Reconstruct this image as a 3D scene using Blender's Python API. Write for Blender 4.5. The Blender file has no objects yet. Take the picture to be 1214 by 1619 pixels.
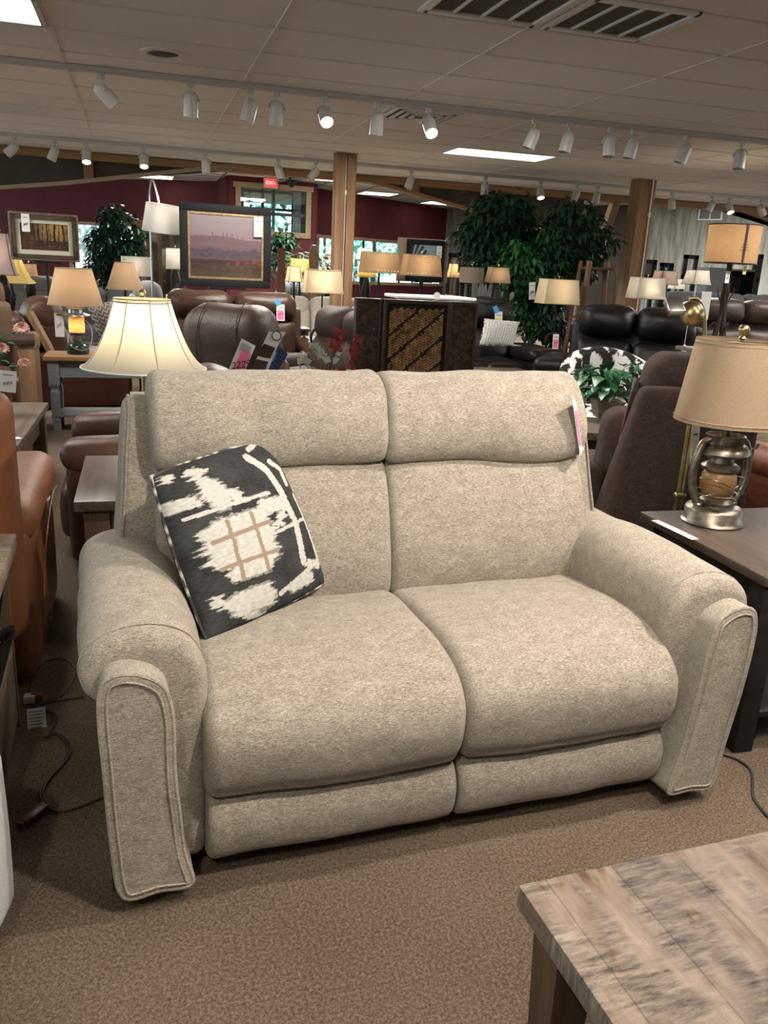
import bpy, bmesh, math, random
from mathutils import Vector, Matrix, noise
random.seed(7)
R = math.radians; PI = math.pi
sc = bpy.context.scene; COL = sc.collection
# ------------------------------------------------------------------ camera
FPX, CX, CY, EYE = 1309.0, 607.0, 809.5, 1.45
def cam_axes(yaw, p, r):
    f = Vector((math.sin(yaw)*math.cos(p), math.cos(yaw)*math.cos(p), -math.sin(p)))
    rt = Vector((math.cos(yaw), -math.sin(yaw), 0)); up = rt.cross(f)
    return math.cos(r)*rt+math.sin(r)*up, -math.sin(r)*rt+math.cos(r)*up, f
RT, UP, FW = cam_axes(R(16.72), R(16.54), R(2.92))
C0 = Vector((0, 0, EYE))
cam = bpy.data.cameras.new('camera'); camo = bpy.data.objects.new('camera', cam); COL.objects.link(camo)
cam.sensor_fit = 'VERTICAL'; cam.sensor_height = 24.0; cam.lens = FPX/1619*24.0
cam.clip_start = 0.05; cam.clip_end = 200
camo.matrix_world = Matrix(((RT.x, UP.x, -FW.x, 0), (RT.y, UP.y, -FW.y, 0), (RT.z, UP.z, -FW.z, EYE), (0, 0, 0, 1)))
sc.camera = camo
def _ray(x, y): return (x-CX)*RT-(y-CY)*UP+FPX*FW
def P(x, y, Y):
    d = _ray(x, y); return C0+d*(Y/d.y)
def G(x, y, z):
    d = _ray(x, y); return C0+d*((z-EYE)/d.z)
def mpp(p): return (p-C0).dot(FW)/FPX         # metres per pixel at a point

# ------------------------------------------------------------------ materials
def _mat(name):
    m = bpy.data.materials.new(name); m.use_nodes = True
    nt = m.node_tree; b = nt.nodes['Principled BSDF']
    return m, nt, b
def _coords(nt, scale=(1, 1, 1), rot=(0, 0, 0), kind='Object'):
    tc = nt.nodes.new('ShaderNodeTexCoord'); mp = nt.nodes.new('ShaderNodeMapping')
    mp.inputs['Scale'].default_value = scale; mp.inputs['Rotation'].default_value = rot
    nt.links.new(tc.outputs[kind], mp.inputs['Vector']); return mp.outputs['Vector']
def _noise(nt, vec, scale, detail=4, rough=.6):
    n = nt.nodes.new('ShaderNodeTexNoise'); n.inputs['Scale'].default_value = scale
    n.inputs['Detail'].default_value = detail; n.inputs['Roughness'].default_value = rough
    nt.links.new(vec, n.inputs['Vector']); return n.outputs['Fac']
def _ramp(nt, fac, stops):
    r = nt.nodes.new('ShaderNodeValToRGB'); e = r.color_ramp.elements
    while len(e) < len(stops): e.new(.5)
    for i, (p, c) in enumerate(stops): e[i].position = p; e[i].color = (*c, 1)
    nt.links.new(fac, r.inputs['Fac']); return r.outputs['Color']
def _bump(nt, b, h, strength, dist=.01):
    u = nt.nodes.new('ShaderNodeBump'); u.inputs['Strength'].default_value = strength; u.inputs['Distance'].default_value = dist
    nt.links.new(h, u.inputs['Height']); nt.links.new(u.outputs['Normal'], b.inputs['Normal'])
def plain(name, c, rough=.6, metal=0.0, emit=0, ecol=None, spec=None):
    m, nt, b = _mat(name); b.inputs['Base Color'].default_value = (*c, 1)
    b.inputs['Roughness'].default_value = rough; b.inputs['Metallic'].default_value = metal
    if spec is not None: b.inputs['Specular IOR Level'].default_value = spec
    if emit: b.inputs['Emission Color'].default_value = (*(ecol or c), 1); b.inputs['Emission Strength'].default_value = emit
    return m
def textured(name, c1, c2, scale, sc3=(1, 1, 1), rough=.7, metal=0, bump=.3, dist=.003, lo=.35, hi=.65, detail=4, spec=.3, bscale=None, c3=None, kind='Object'):
    m, nt, b = _mat(name); v = _coords(nt, sc3, kind=kind); n = _noise(nt, v, scale, detail)
    col = _ramp(nt, n, [(lo, c1), (hi, c2)] if c3 is None else [(lo, c1), (.5, c2), (hi, c3)])
    nt.links.new(col, b.inputs['Base Color'])
    b.inputs['Roughness'].default_value = rough; b.inputs['Metallic'].default_value = metal
    b.inputs['Specular IOR Level'].default_value = spec
    if bump:
        h = n if bscale is None else _noise(nt, v, bscale, 3)
        _bump(nt, b, h, bump, dist)
    return m
def heather(name, dark, mid, light, rough=.95, sheen=.05):
    """woven chenille: short horizontal slubs over a finer fleck"""
    m, nt, b = _mat(name)
    v1 = _coords(nt, (95, 400, 480)); v2 = _coords(nt, (420, 520, 620)); v3 = _coords(nt, (22, 34, 40))
    n1 = _noise(nt, v1, 1, 3, .7); n2 = _noise(nt, v2, 1, 2, .6); n3 = _noise(nt, v3, 1, 2, .5)
    mx = nt.nodes.new('ShaderNodeMath'); mx.operation = 'MULTIPLY_ADD'; mx.inputs[1].default_value = .6
    m2 = nt.nodes.new('ShaderNodeMath'); m2.operation = 'MULTIPLY'; m2.inputs[1].default_value = .4
    nt.links.new(n2, m2.inputs[0]); nt.links.new(n1, mx.inputs[0]); nt.links.new(m2.outputs[0], mx.inputs[2])
    m3 = nt.nodes.new('ShaderNodeMath'); m3.operation = 'MULTIPLY_ADD'; m3.inputs[1].default_value = .12
    nt.links.new(n3, m3.inputs[0]); nt.links.new(mx.outputs[0], m3.inputs[2])
    col = _ramp(nt, m3.outputs[0], [(.42, dark), (.56, mid), (.71, light)])
    nt.links.new(col, b.inputs['Base Color']); b.inputs['Roughness'].default_value = rough
    b.inputs['Specular IOR Level'].default_value = .15
    b.inputs['Sheen Weight'].default_value = sheen; b.inputs['Sheen Roughness'].default_value = .5
    _bump(nt, b, mx.outputs[0], .75, .0035); return m
def wood(name, c1, c2, axis='x', scale=1.0, rough=.5, c3=None, bump=.15):
    s = {'x': (2.2, 28, 28), 'y': (28, 2.2, 28), 'z': (28, 28, 2.2)}[axis]
    s = tuple(a*scale for a in s)
    return textured(name, c1, c2, 1.0, s, rough=rough, bump=bump, dist=.002, lo=.3, hi=.7, detail=5, c3=c3)
def leather(name, c, rough=.38):
    d = tuple(x*.72 for x in c)
    m, nt, b = _mat(name); v = _coords(nt)
    col = _ramp(nt, _noise(nt, v, 5, 4), [(.3, d), (.7, c)]); nt.links.new(col, b.inputs['Base Color'])
    b.inputs['Roughness'].default_value = rough; b.inputs['Specular IOR Level'].default_value = .28
    a = nt.nodes.new('ShaderNodeMath'); a.operation = 'MULTIPLY_ADD'; a.inputs[1].default_value = 4.0
    nt.links.new(_noise(nt, v, 7, 3), a.inputs[0]); nt.links.new(_noise(nt, v, 160, 2), a.inputs[2])
    _bump(nt, b, a.outputs[0], .35, .006); return m
def vcol(name, rough=.8, bump=0, spec=.2, coat=0):
    m, nt, b = _mat(name); a = nt.nodes.new('ShaderNodeAttribute'); a.attribute_name = 'Col'
    nt.links.new(a.outputs['Color'], b.inputs['Base Color']); b.inputs['Roughness'].default_value = rough
    b.inputs['Specular IOR Level'].default_value = spec; b.inputs['Coat Weight'].default_value = coat; b.inputs['Coat Roughness'].default_value = .06
    if bump: _bump(nt, b, _noise(nt, _coords(nt, (60, 350, 350)), 1, 2), bump, .002)
    return m
def shade_mat(name, c, trans=.5, weave=260):
    """cloth lampshade that lets bulb light through"""
    m, nt, b = _mat(name); v = _coords(nt, (1, 1, 2.2))
    n = _noise(nt, v, weave, 2)
    col = _ramp(nt, n, [(.3, tuple(x*.78 for x in c)), (.7, c)])
    nt.links.new(col, b.inputs['Base Color']); b.inputs['Roughness'].default_value = .9; b.inputs['Specular IOR Level'].default_value = .1
    t = nt.nodes.new('ShaderNodeBsdfTranslucent'); mx = nt.nodes.new('ShaderNodeMixShader'); mx.inputs[0].default_value = trans
    nt.links.new(col, t.inputs['Color']); o = nt.nodes['Material Output']
    nt.links.new(b.outputs[0], mx.inputs[1]); nt.links.new(t.outputs[0], mx.inputs[2]); nt.links.new(mx.outputs[0], o.inputs['Surface'])
    _bump(nt, b, n, .2, .001); return m
M = {}
M['beige'] = heather('beige_chenille', (.130, .109, .084), (.282, .247, .200), (.50, .455, .385), sheen=.10)
M['cream_fab'] = heather('cream_fabric', (.35, .32, .26), (.55, .51, .43), (.72, .68, .6))
M['grey_fab'] = heather('grey_fabric', (.09, .095, .10), (.16, .165, .17), (.26, .265, .27))
M['greige_fab'] = heather('greige_fabric', (.14, .12, .10), (.21, .185, .16), (.3, .27, .24))
M['mauve_fab'] = heather('mauve_brown_fabric', (.040, .025, .021), (.085, .054, .046), (.17, .115, .10))
M['lightgrey_fab'] = heather('light_grey_fabric', (.3, .3, .29), (.42, .42, .41), (.55, .55, .54))
M['brown_lea'] = leather('brown_leather', (.075, .033, .019), .38)
M['dkbrown_lea'] = leather('dark_brown_leather', (.052, .025, .016), .32)
M['camel_lea'] = leather('camel_leather', (.155, .058, .024), .42)
M['rust_lea'] = leather('rust_leather', (.23, .075, .035), .45)
M['tan_lea'] = leather('tan_leather', (.22, .14, .085), .45)
M['taupe_lea'] = leather('taupe_leather', (.072, .046, .036), .38)
M['black_lea'] = leather('black_leather', (.014, .012, .012), .28)
M['mauve_lea'] = leather('mauve_leather', (.068, .042, .037), .6)
M['carpet'] = None
M['white'] = plain('white_paint', (.72, .71, .68), .45)
M['track_white'] = plain('track_white_enamel', (.50, .475, .44), .35)
M['paper'] = plain('white_paper', (.75, .74, .72), .8)
M['pink'] = plain('pink_paper', (.88, .20, .36), .8)
M['blue_paper'] = plain('blue_paper', (.05, .35, .65), .7)
M['navy_paper'] = plain('navy_paper', (.012, .03, .10), .5)
M['yellow_paper'] = plain('yellow_paper', (.85, .72, .03), .7)
M['ink'] = plain('black_ink', (.01, .01, .012), .6)
M['black_metal'] = plain('black_metal', (.015, .014, .013), .4, .6)
M['black_wood'] = wood('black_wood', (.007, .006, .006), (.016, .013, .012), 'x', rough=.6)
M['walnut'] = wood('stained_walnut', (.050, .036, .029), (.095, .070, .056), 'y', rough=.42)
M['espresso'] = wood('espresso_wood', (.022, .015, .012), (.055, .038, .030), 'y', rough=.38)
M['greywood'] = wood('weathered_brown_wood', (.085, .062, .048), (.17, .13, .105), 'y', rough=.45)
M['dark_oak'] = wood('dark_oak', (.06, .034, .02), (.13, .08, .05), 'z', rough=.5)
M['oak'] = wood('honey_oak', (.20, .105, .045), (.32, .18, .085), 'x', rough=.5)
M['oak_z'] = wood('honey_oak_upright', (.14, .075, .035), (.26, .15, .075), 'z', rough=.55)
M['red_wood'] = wood('reddish_wood', (.09, .032, .017), (.16, .065, .035), 'z', rough=.5)
M['timber'] = wood('timber_post', (.17, .088, .038), (.33, .195, .10), 'z', scale=.5, rough=.7, bump=.3)
M['timber_x'] = wood('timber_beam', (.22, .115, .045), (.36, .2, .09), 'x', scale=.5, rough=.6)
M['greypaint'] = textured('grey_painted_wood', (.13, .14, .14), (.18, .19, .19), 12, (1, 1, 4), rough=.5, bump=.1)
M['brass'] = textured('antique_brass', (.32, .25, .12), (.50, .41, .22), 20, rough=.32, metal=1, bump=0)
M['silver'] = plain('brushed_chrome', (.6, .6, .6), .25, 1)
M['pewter'] = textured('aged_pewter', (.10, .085, .065), (.34, .30, .24), 28, rough=.38, metal=.9, bump=.35, dist=.002, lo=.3, hi=.7)
M['amber'] = None
M['green_enamel'] = plain('dark_green_enamel', (.008, .028, .020), .2)
M['leafA'] = textured('ficus_leaf', (.006, .028, .012), (.022, .072, .028), 9, rough=.45, bump=0)
M['leafB'] = textured('bright_leaf', (.012, .065, .018), (.04, .15, .045), 12, rough=.4, bump=0)
M['leafC'] = textured('pothos_leaf', (.008, .05, .018), (.03, .13, .045), 18, rough=.3, bump=0, spec=.5)
M['bark'] = textured('trunk_bark', (.05, .03, .018), (.12, .08, .05), 30, (1, 1, .3), rough=.9, bump=.5)
M['soil'] = textured('potting_moss', (.06, .03, .015), (.13, .07, .035), 60, rough=1, bump=.6)
M['glazed_pot'] = textured('celadon_pot', (.16, .13, .08), (.33, .34, .26), 9, rough=.5, bump=.15)
M['basket'] = textured('wicker', (.05, .03, .015), (.13, .08, .04), 60, (1, 1, 3), rough=.8, bump=.6)
M['petal'] = textured('rose_petal', (.55, .25, .19), (.78, .50, .42), 20, rough=.7, bump=0)
M['redleaf'] = textured('autumn_leaf', (.12, .008, .010), (.28, .03, .03), 20, rough=.6, bump=0)
M['paleleaf'] = textured('pale_sage_leaf', (.22, .26, .20), (.42, .45, .36), 20, rough=.7, bump=0)
M['brownleaf'] = textured('dry_leaf', (.13, .06, .03), (.26, .13, .06), 20, rough=.7, bump=0)
M['bulb'] = plain('lit_bulb', (1, .9, .75), .5, emit=22, ecol=(1, .86, .68))
M['bulb_dim'] = plain('warm_bulb', (1, .85, .6), .5, emit=9, ecol=(1, .78, .45))
M['troffer_lens'] = plain('fluorescent_lens', (.8, .9, .95), .5, emit=2.6, ecol=(.80, .95, 1.0))
M['far_lens'] = plain('far_fluorescent_lens', (.9, .95, .8), .5, emit=2.6, ecol=(.95, 1.0, .88))
M['exit_red'] = plain('exit_sign_red', (.8, .02, .02), .5, emit=1.6, ecol=(1.0, .04, .04))
M['exit_face'] = plain('exit_sign_letters', (.9, .5, .5), .5, emit=2.0, ecol=(1.0, .55, .5))
M['sh_cream'] = shade_mat('cream_silk_shade', (.90, .86, .70), .6, 400)
M['sh_linen'] = shade_mat('linen_shade', (.42, .30, .20), .35)
M['sh_tan'] = shade_mat('tan_burlap_shade', (.50, .37, .25), .4)
M['sh_wheat'] = shade_mat('wheat_linen_shade', (.62, .54, .40), .45)
M['sh_burlap'] = shade_mat('brown_burlap_shade', (.46, .31, .18), .5, 75)
M['sh_white'] = shade_mat('white_linen_shade', (.78, .77, .74), .4)
M['sh_mauve'] = shade_mat('mauve_silk_shade', (.48, .38, .37), .35)
M['sh_gold'] = shade_mat('gold_silk_shade', (.75, .58, .22), .5)
M['sh_taupe'] = shade_mat('taupe_shade', (.28, .22, .16), .2)
M['sh_peach'] = shade_mat('peach_silk_shade', (.72, .50, .32), .5)
M['gold_trim'] = plain('gold_braid', (.50, .40, .16), .5)
M['dark_trim'] = plain('dark_braid', (.035, .025, .03), .7)
M['kraft'] = plain('kraft_board', (.33, .24, .16), .8)
M['mat_board'] = plain('cream_mat_board', (.48, .47, .38), .7)
M['frame_black'] = plain('black_picture_frame', (.010, .010, .012), .7, spec=.2)
M['bronze_frame'] = textured('bronze_frame', (.045, .030, .020), (.09, .06, .04), 14, rough=.35, bump=.2)
M['gold_frame'] = textured('antique_gold_frame', (.30, .20, .09), (.50, .36, .18), 30, rough=.35, metal=.7, bump=.2)
M['paint'] = vcol('picture_print', .35, coat=.5)
M['print_cloth'] = vcol('printed_cloth', .9, bump=.4)
M['cowhide'] = vcol('cowhide', .8)
M['brown_plug'] = plain('brown_plastic', (.10, .030, .014), .4)
M['cord'] = plain('brown_cord', (.022, .013, .009), .5)
M['black_cord'] = plain('black_cord', (.01, .01, .012), .5)
M['rubber'] = plain('black_rubber', (.012, .012, .012), .7)
M['tray'] = plain('cream_plastic', (.5, .47, .38), .5)
def glass_mat(name, tint=(1, 1, 1), rough=.02, mixf=.12):
    m, nt, b = _mat(name); nt.nodes.remove(b)
    t = nt.nodes.new('ShaderNodeBsdfTransparent'); t.inputs[0].default_value = (*tint, 1)
    g = nt.nodes.new('ShaderNodeBsdfGlossy'); g.inputs['Roughness'].default_value = rough
    mx = nt.nodes.new('ShaderNodeMixShader'); mx.inputs[0].default_value = mixf
    nt.links.new(t.outputs[0], mx.inputs[1]); nt.links.new(g.outputs[0], mx.inputs[2]); nt.links.new(mx.outputs[0], nt.nodes['Material Output'].inputs['Surface'])
    return m
M['pane'] = glass_mat('window_glass')
M['glass'] = glass_mat('clear_glass', (.9, .93, .92), .05, .15)
def amber(name, c, tr):
    m, nt, b = _mat(name); v = _coords(nt)
    col = _ramp(nt, _noise(nt, v, 18, 3), [(.3, tuple(x*.75 for x in c)), (.7, c)]); nt.links.new(col, b.inputs['Base Color'])
    b.inputs['Roughness'].default_value = .35
    t = nt.nodes.new('ShaderNodeBsdfTranslucent'); mx = nt.nodes.new('ShaderNodeMixShader'); mx.inputs[0].default_value = tr
    nt.links.new(col, t.inputs['Color']); nt.links.new(b.outputs[0], mx.inputs[1]); nt.links.new(t.outputs[0], mx.inputs[2])
    nt.links.new(mx.outputs[0], nt.nodes['Material Output'].inputs['Surface']); return m
M['amber'] = amber('amber_glass', (.42, .24, .10), .4)
M['amber_lit'] = amber('lit_mica_glass', (.75, .52, .22), .6)

# ------------------------------------------------------------------ mesh helpers
def catmull(pts, n, closed=True):
    out = []; N = len(pts); segs = N if closed else N-1
    dim = len(pts[0])
    for i in range(segs):
        g = (lambda k: pts[k % N]) if closed else (lambda k: pts[max(0, min(N-1, k))])
        p0, p1, p2, p3 = g(i-1), g(i), g(i+1), g(i+2)
        for j in range(n):
            t = j/n
            out.append(tuple(.5*((2*p1[d])+(-p0[d]+p2[d])*t+(2*p0[d]-5*p1[d]+4*p2[d]-p3[d])*t*t+(-p0[d]+3*p1[d]-3*p2[d]+p3[d])*t**3) for d in range(dim)))
    if not closed: out.append(tuple(pts[-1]))
    return out
class MB:
    def __init__(s): s.bm = bmesh.new()
    def box(s, c, size, rz=0, bev=0, M4=None, seg=2):
        m = Matrix.Translation(Vector(c)) @ Matrix.Rotation(rz, 4, 'Z')
        if M4 is not None: m = M4
        m = m @ Matrix.Diagonal((*size, 1))
        r = bmesh.ops.create_cube(s.bm, size=1, matrix=m); vs = r['verts']
        if bev:
            es = list({e for v in vs for e in v.link_edges})
            bmesh.ops.bevel(s.bm, geom=es, offset=bev, segments=seg, affect='EDGES', profile=.5)
        return s
    def bar(s, a, b, w, h=None, bev=0, up=Vector((0, 0, 1))):
        a = Vector(a); b = Vector(b); d = b-a; L = d.length; z = d.normalized()
        x = up.cross(z)
        if x.length < 1e-4: x = Vector((1, 0, 0))
        x.normalize(); y = z.cross(x)
        m = Matrix(((x.x, y.x, z.x, 0), (x.y, y.y, z.y, 0), (x.z, y.z, z.z, 0), (0, 0, 0, 1)))
        m = Matrix.Translation((a+b)/2) @ m
        return s.box((0, 0, 0), (w, h or w, L), M4=m, bev=bev)
    def ring_loft(s, rings, closed=True, caps=True, loop=False):
        bv = [[s.bm.verts.new(p) for p in r] for r in rings]; n = len(bv[0])
        for i in range(len(bv)-(0 if loop else 1)):
            a, b = bv[i], bv[(i+1) % len(bv)]
            for j in range(n if closed else n-1):
                k = (j+1) % n
                try: s.bm.faces.new((a[j], a[k], b[k], b[j]))
                except ValueError: pass
        if caps and closed and not loop:
            for r in (bv[0], bv[-1]):
                c = s.bm.verts.new(sum((v.co for v in r), Vector())/n)
                for j in range(n): s.bm.faces.new((r[j], r[(j+1) % n], c))
        return s
    def lathe(s, prof, n=24, c=(0, 0, 0), M4=None, sq=0, caps=True, ax=1, ay=1):
        rings = []
        for r, z in prof:
            ring = []
            for i in range(n):
                a = 2*PI*i/n; ca, sa = math.cos(a), math.sin(a)
                k = 1 if not sq else 1/((abs(ca)**sq+abs(sa)**sq)**(1/sq))
                p = Vector((r*k*ca*ax, r*k*sa*ay, z))
                p = (M4 @ p) if M4 is not None else p+Vector(c)
                ring.append(p)
            rings.append(ring)
        return s.ring_loft(rings, caps=caps)
    def tube(s, path, r, n=8, closed=False, sm=0):
        if sm: path = catmull([tuple(p) for p in path], sm, closed)
        path = [Vector(p) for p in path]; N = len(path); rings = []; px = None
        for i, p in enumerate(path):
            if closed: t = path[(i+1) % N]-path[i-1]
            else: t = path[min(i+1, N-1)]-path[max(i-1, 0)]
            if t.length < 1e-9: t = Vector((0, 0, 1))
            t.normalize()
            x = (px-t*px.dot(t)) if px is not None else t.orthogonal()
            if x.length < 1e-5: x = t.orthogonal()
            x.normalize(); px = x; y = t.cross(x)
            rr = r[min(i*len(r)//N, len(r)-1)] if isinstance(r, (list, tuple)) else r
            rings.append([p+rr*(math.cos(2*PI*k/n)*x+math.sin(2*PI*k/n)*y) for k in range(n)])
        return s.ring_loft(rings, caps=not closed, loop=closed)
    def taper(s, path, r0, r1, n=8, sm=4):
        path = catmull([tuple(p) for p in path], sm, False); N = len(path)
        return s.tube(path, [r0+(r1-r0)*i/(N-1) for i in range(N)], n)
    def sphere(s, c, r, sx=1, sy=1, sz=1, u=14, v=10):
        m = Matrix.Translation(Vector(c)) @ Matrix.Diagonal((sx*r, sy*r, sz*r, 1))
        bmesh.ops.create_uvsphere(s.bm, u_segments=u, v_segments=v, radius=1, matrix=m); return s
    def poly(s, pts, off):
        """polygon extruded by vector off"""
        a = [s.bm.verts.new(p) for p in pts]; b = [s.bm.verts.new(Vector(p)+Vector(off)) for p in pts]; n = len(a)
        s.bm.faces.new(a); s.bm.faces.new(b[::-1])
        for i in range(n): s.bm.faces.new((a[i], b[i], b[(i+1) % n], a[(i+1) % n]))
        return s
    def surf(s, fn, nx, ny):
        g = [[s.bm.verts.new(fn(i/nx, j/ny)) for j in range(ny+1)] for i in range(nx+1)]
        for i in range(nx):
            for j in range(ny): s.bm.faces.new((g[i][j], g[i+1][j], g[i+1][j+1], g[i][j+1]))
        return s
    def pad(s, c, size, r=.05, crown=(0, 0, 0), n=12, M4=None, jit=0, seed=0, pinch=None):
        """upholstered block: rounded box whose faces swell by crown"""
        hx, hy, hz = size[0]/2, size[1]/2, size[2]/2; r = min(r, hx*.98, hy*.98, hz*.98)
        t = bmesh.new(); bmesh.ops.create_cube(t, size=2)
        bmesh.ops.subdivide_edges(t, edges=t.edges[:], cuts=n, use_grid_fill=True)
        for v in t.verts:
            x, y, z = v.co
            f = lambda q, h: math.copysign(1-(1-abs(q))**1.6, q)*h
            p = Vector((f(x, hx), f(y, hy), f(z, hz)))
            q = Vector((max(-(hx-r), min(hx-r, p.x)), max(-(hy-r), min(hy-r, p.y)), max(-(hz-r), min(hz-r, p.z))))
            d = p-q; d = d.normalized()*r if d.length > 1e-9 else Vector()
            w = q+d; nx_, ny_, nz_ = w.x/hx, w.y/hy, w.z/hz
            w.x += crown[0]*nx_*(1-ny_*ny_)*(1-nz_*nz_); w.y += crown[1]*ny_*(1-nx_*nx_)*(1-nz_*nz_); w.z += crown[2]*nz_*(1-nx_*nx_)*(1-ny_*ny_)
            if pinch: w = pinch(w, nx_, ny_, nz_)
            if jit: w += Vector(w).normalized()*jit*noise.noise(w*6+Vector((seed*3.1, seed, seed*7.7)))
            v.co = w
        if M4 is None: M4 = Matrix.Translation(Vector(c))
        t.transform(M4); me = bpy.data.meshes.new('t'); t.to_mesh(me); t.free(); s.bm.from_mesh(me); bpy.data.meshes.remove(me); return s
    def roll(s, prof, a, b, r=.05, sm=6, axis=0, st=8, sag=None, jit=0, seed=0, mid=14, warp=None):
        """closed outline (p,q) swept along the third axis from a to b, ends rounded by r"""
        pr = [Vector((p[0], p[1])) for p in catmull(prof, sm)]; N = len(pr)
        area = sum(pr[i].x*pr[(i+1) % N].y-pr[(i+1) % N].x*pr[i].y for i in range(N))
        sg = 1 if area > 0 else -1; nr = []
        for i in range(N):
            t = (pr[(i+1) % N]-pr[i-1]); nn = Vector((t.y, -t.x))*sg
            nr.append(nn.normalized() if nn.length > 1e-9 else Vector((0, 0)))
        stn = []
        for k in range(st+1):
            an = PI/2*k/st; stn.append((a+r*(1-math.sin(an)), r*(1-math.cos(an)) if False else r*(1-math.cos(PI/2-an)) ))
        stn = [(a+r-r*math.cos(PI/2*k/st), r-r*math.sin(PI/2*k/st)) for k in range(st+1)]
        mids = [(a+r+(b-a-2*r)*k/mid, 0) for k in range(1, mid)]
        stn2 = [(b-r+r*math.cos(PI/2*k/st), r-r*math.sin(PI/2*k/st)) for k in range(st, -1, -1)]
        rings = []
        for u, ins in stn+mids+stn2:
            tt = (u-a)/(b-a)*2-1; ring = []
            for i in range(N):
                p = pr[i]-nr[i]*ins
                if sag: p = p+nr[i]*sag*(1-tt*tt)
                c3 = {0: Vector((u, p.x, p.y)), 1: Vector((p.x, u, p.y)), 2: Vector((p.x, p.y, u))}[axis]
                if jit: c3 = c3+Vector({0: (0, nr[i].x, nr[i].y), 1: (nr[i].x, 0, nr[i].y), 2: (nr[i].x, nr[i].y, 0)}[axis])*jit*noise.noise(c3*7+Vector((seed*5.3, seed, 0)))
                if warp: c3 = warp(c3)
                ring.append(c3)
            rings.append(ring)
        return s.ring_loft(rings)
    def leaf(s, p, d, L, w, up, fold=.15):
        d = d.normalized(); x = d.cross(up)
        if x.length < 1e-3: x = Vector((1, 0, 0))
        x.normalize(); nrm = x.cross(d)
        a = s.bm.verts.new(p); m = s.bm.verts.new(p+d*L*.5+nrm*L*fold*.2); e = s.bm.verts.new(p+d*L-nrm*L*fold)
        l = s.bm.verts.new(p+d*L*.45+x*w*.5+nrm*w*fold); q = s.bm.verts.new(p+d*L*.45-x*w*.5+nrm*w*fold)
        s.bm.faces.new((a, l, m)); s.bm.faces.new((l, e, m)); s.bm.faces.new((a, m, q)); s.bm.faces.new((m, e, q)); return s
    def build(s, name, mat, parent=None, smooth=True, ang=40, colors=None):
        bmesh.ops.recalc_face_normals(s.bm, faces=s.bm.faces[:])
        me = bpy.data.meshes.new(name); s.bm.to_mesh(me); s.bm.free()
        me.materials.append(M[mat] if isinstance(mat, str) else mat)
        if smooth:
            me.polygons.foreach_set('use_smooth', [True]*len(me.polygons)); me.set_sharp_from_angle(angle=R(ang))
        if colors:
            ca = me.color_attributes.new('Col', 'FLOAT_COLOR', 'POINT')
            for i, v in enumerate(me.vertices): ca.data[i].color = (*(colors[i] if isinstance(colors, list) else colors(v.co)), 1)
        o = bpy.data.objects.new(name, me); COL.objects.link(o)
        if parent: o.parent = parent
        return o
def tag(o, label, cat, group=None, kind=None):
    if label: o['label'] = label
    if cat: o['category'] = cat
    if group: o['group'] = group
    if kind: o['kind'] = kind
    return o
def thing(name, label, cat, loc=(0, 0, 0), rz=0, group=None):
    o = bpy.data.objects.new(name, None); COL.objects.link(o); o.empty_display_size = .05
    o.location = loc; o.rotation_euler = (0, 0, rz); return tag(o, label, cat, group)
def struct(name, mb, mat, label=None, smooth=False, cat=None, colors=None):
    o = mb.build(name, mat, smooth=smooth, colors=colors); return tag(o, label or name.replace('_', ' '), cat or name.split('_')[0], kind='structure')
def dup(root, loc, rz=None, label=None):
    r = root.copy(); COL.objects.link(r); r.location = loc
    if rz is not None: r.rotation_euler = (root.rotation_euler.x, root.rotation_euler.y, rz) if not isinstance(rz, tuple) else rz
    if label: r['label'] = label
    for ch in list(root.children):
        c = ch.copy(); COL.objects.link(c); c.parent = r
        for g in list(ch.children):
            d = g.copy(); COL.objects.link(d); d.parent = c
    return r
def text_mesh(txt, size, M4, name, mat, parent, depth=.0006, shear=0):
    cu = bpy.data.curves.new('t', 'FONT'); cu.body = txt; cu.size = size; cu.extrude = depth; cu.align_x = 'CENTER'; cu.align_y = 'CENTER'; cu.shear = shear
    o = bpy.data.objects.new('t', cu); COL.objects.link(o)
    dg = bpy.context.evaluated_depsgraph_get(); me = bpy.data.meshes.new_from_object(o.evaluated_get(dg))
    bpy.data.objects.remove(o); bpy.data.curves.remove(cu)
    me.transform(M4); me.materials.clear(); me.materials.append(M[mat]); r = bpy.data.objects.new(name, me); COL.objects.link(r)
    if parent: r.parent = parent
    return r
def frameM(o, x, y):
    """matrix with origin o, x axis x, y axis y (z = x cross y)"""
    x = Vector(x).normalized(); y = Vector(y); z = x.cross(y).normalized(); y = z.cross(x)
    return Matrix(((x.x, y.x, z.x, o[0]), (x.y, y.y, z.y, o[1]), (x.z, y.z, z.z, o[2]), (0, 0, 0, 1)))
def spot(loc, target, power, size=60, blend=.5, col=(1, .90, .78), rad=.03):
    l = bpy.data.lights.new('spot_light', 'SPOT'); l.energy = power; l.color = col; l.spot_size = R(size); l.spot_blend = blend; l.shadow_soft_size = rad
    o = bpy.data.objects.new('spot_light', l); COL.objects.link(o); o.location = loc
    o.rotation_euler = (Vector(target)-Vector(loc)).to_track_quat('-Z', 'Y').to_euler(); return o
def point(loc, power, col=(1, .80, .55), rad=.035):
    l = bpy.data.lights.new('bulb_light', 'POINT'); l.energy = power; l.color = col; l.shadow_soft_size = rad
    o = bpy.data.objects.new('bulb_light', l); COL.objects.link(o); o.location = loc; return o
def area(loc, sx, sy, power, col=(1, .95, .88), rot=(0, 0, 0)):
    l = bpy.data.lights.new('ceiling_fill_light', 'AREA'); l.shape = 'RECTANGLE'; l.size = sx; l.size_y = sy; l.energy = power; l.color = col
    o = bpy.data.objects.new('ceiling_fill_light', l); COL.objects.link(o); o.location = loc; o.rotation_euler = rot; return o

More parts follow.
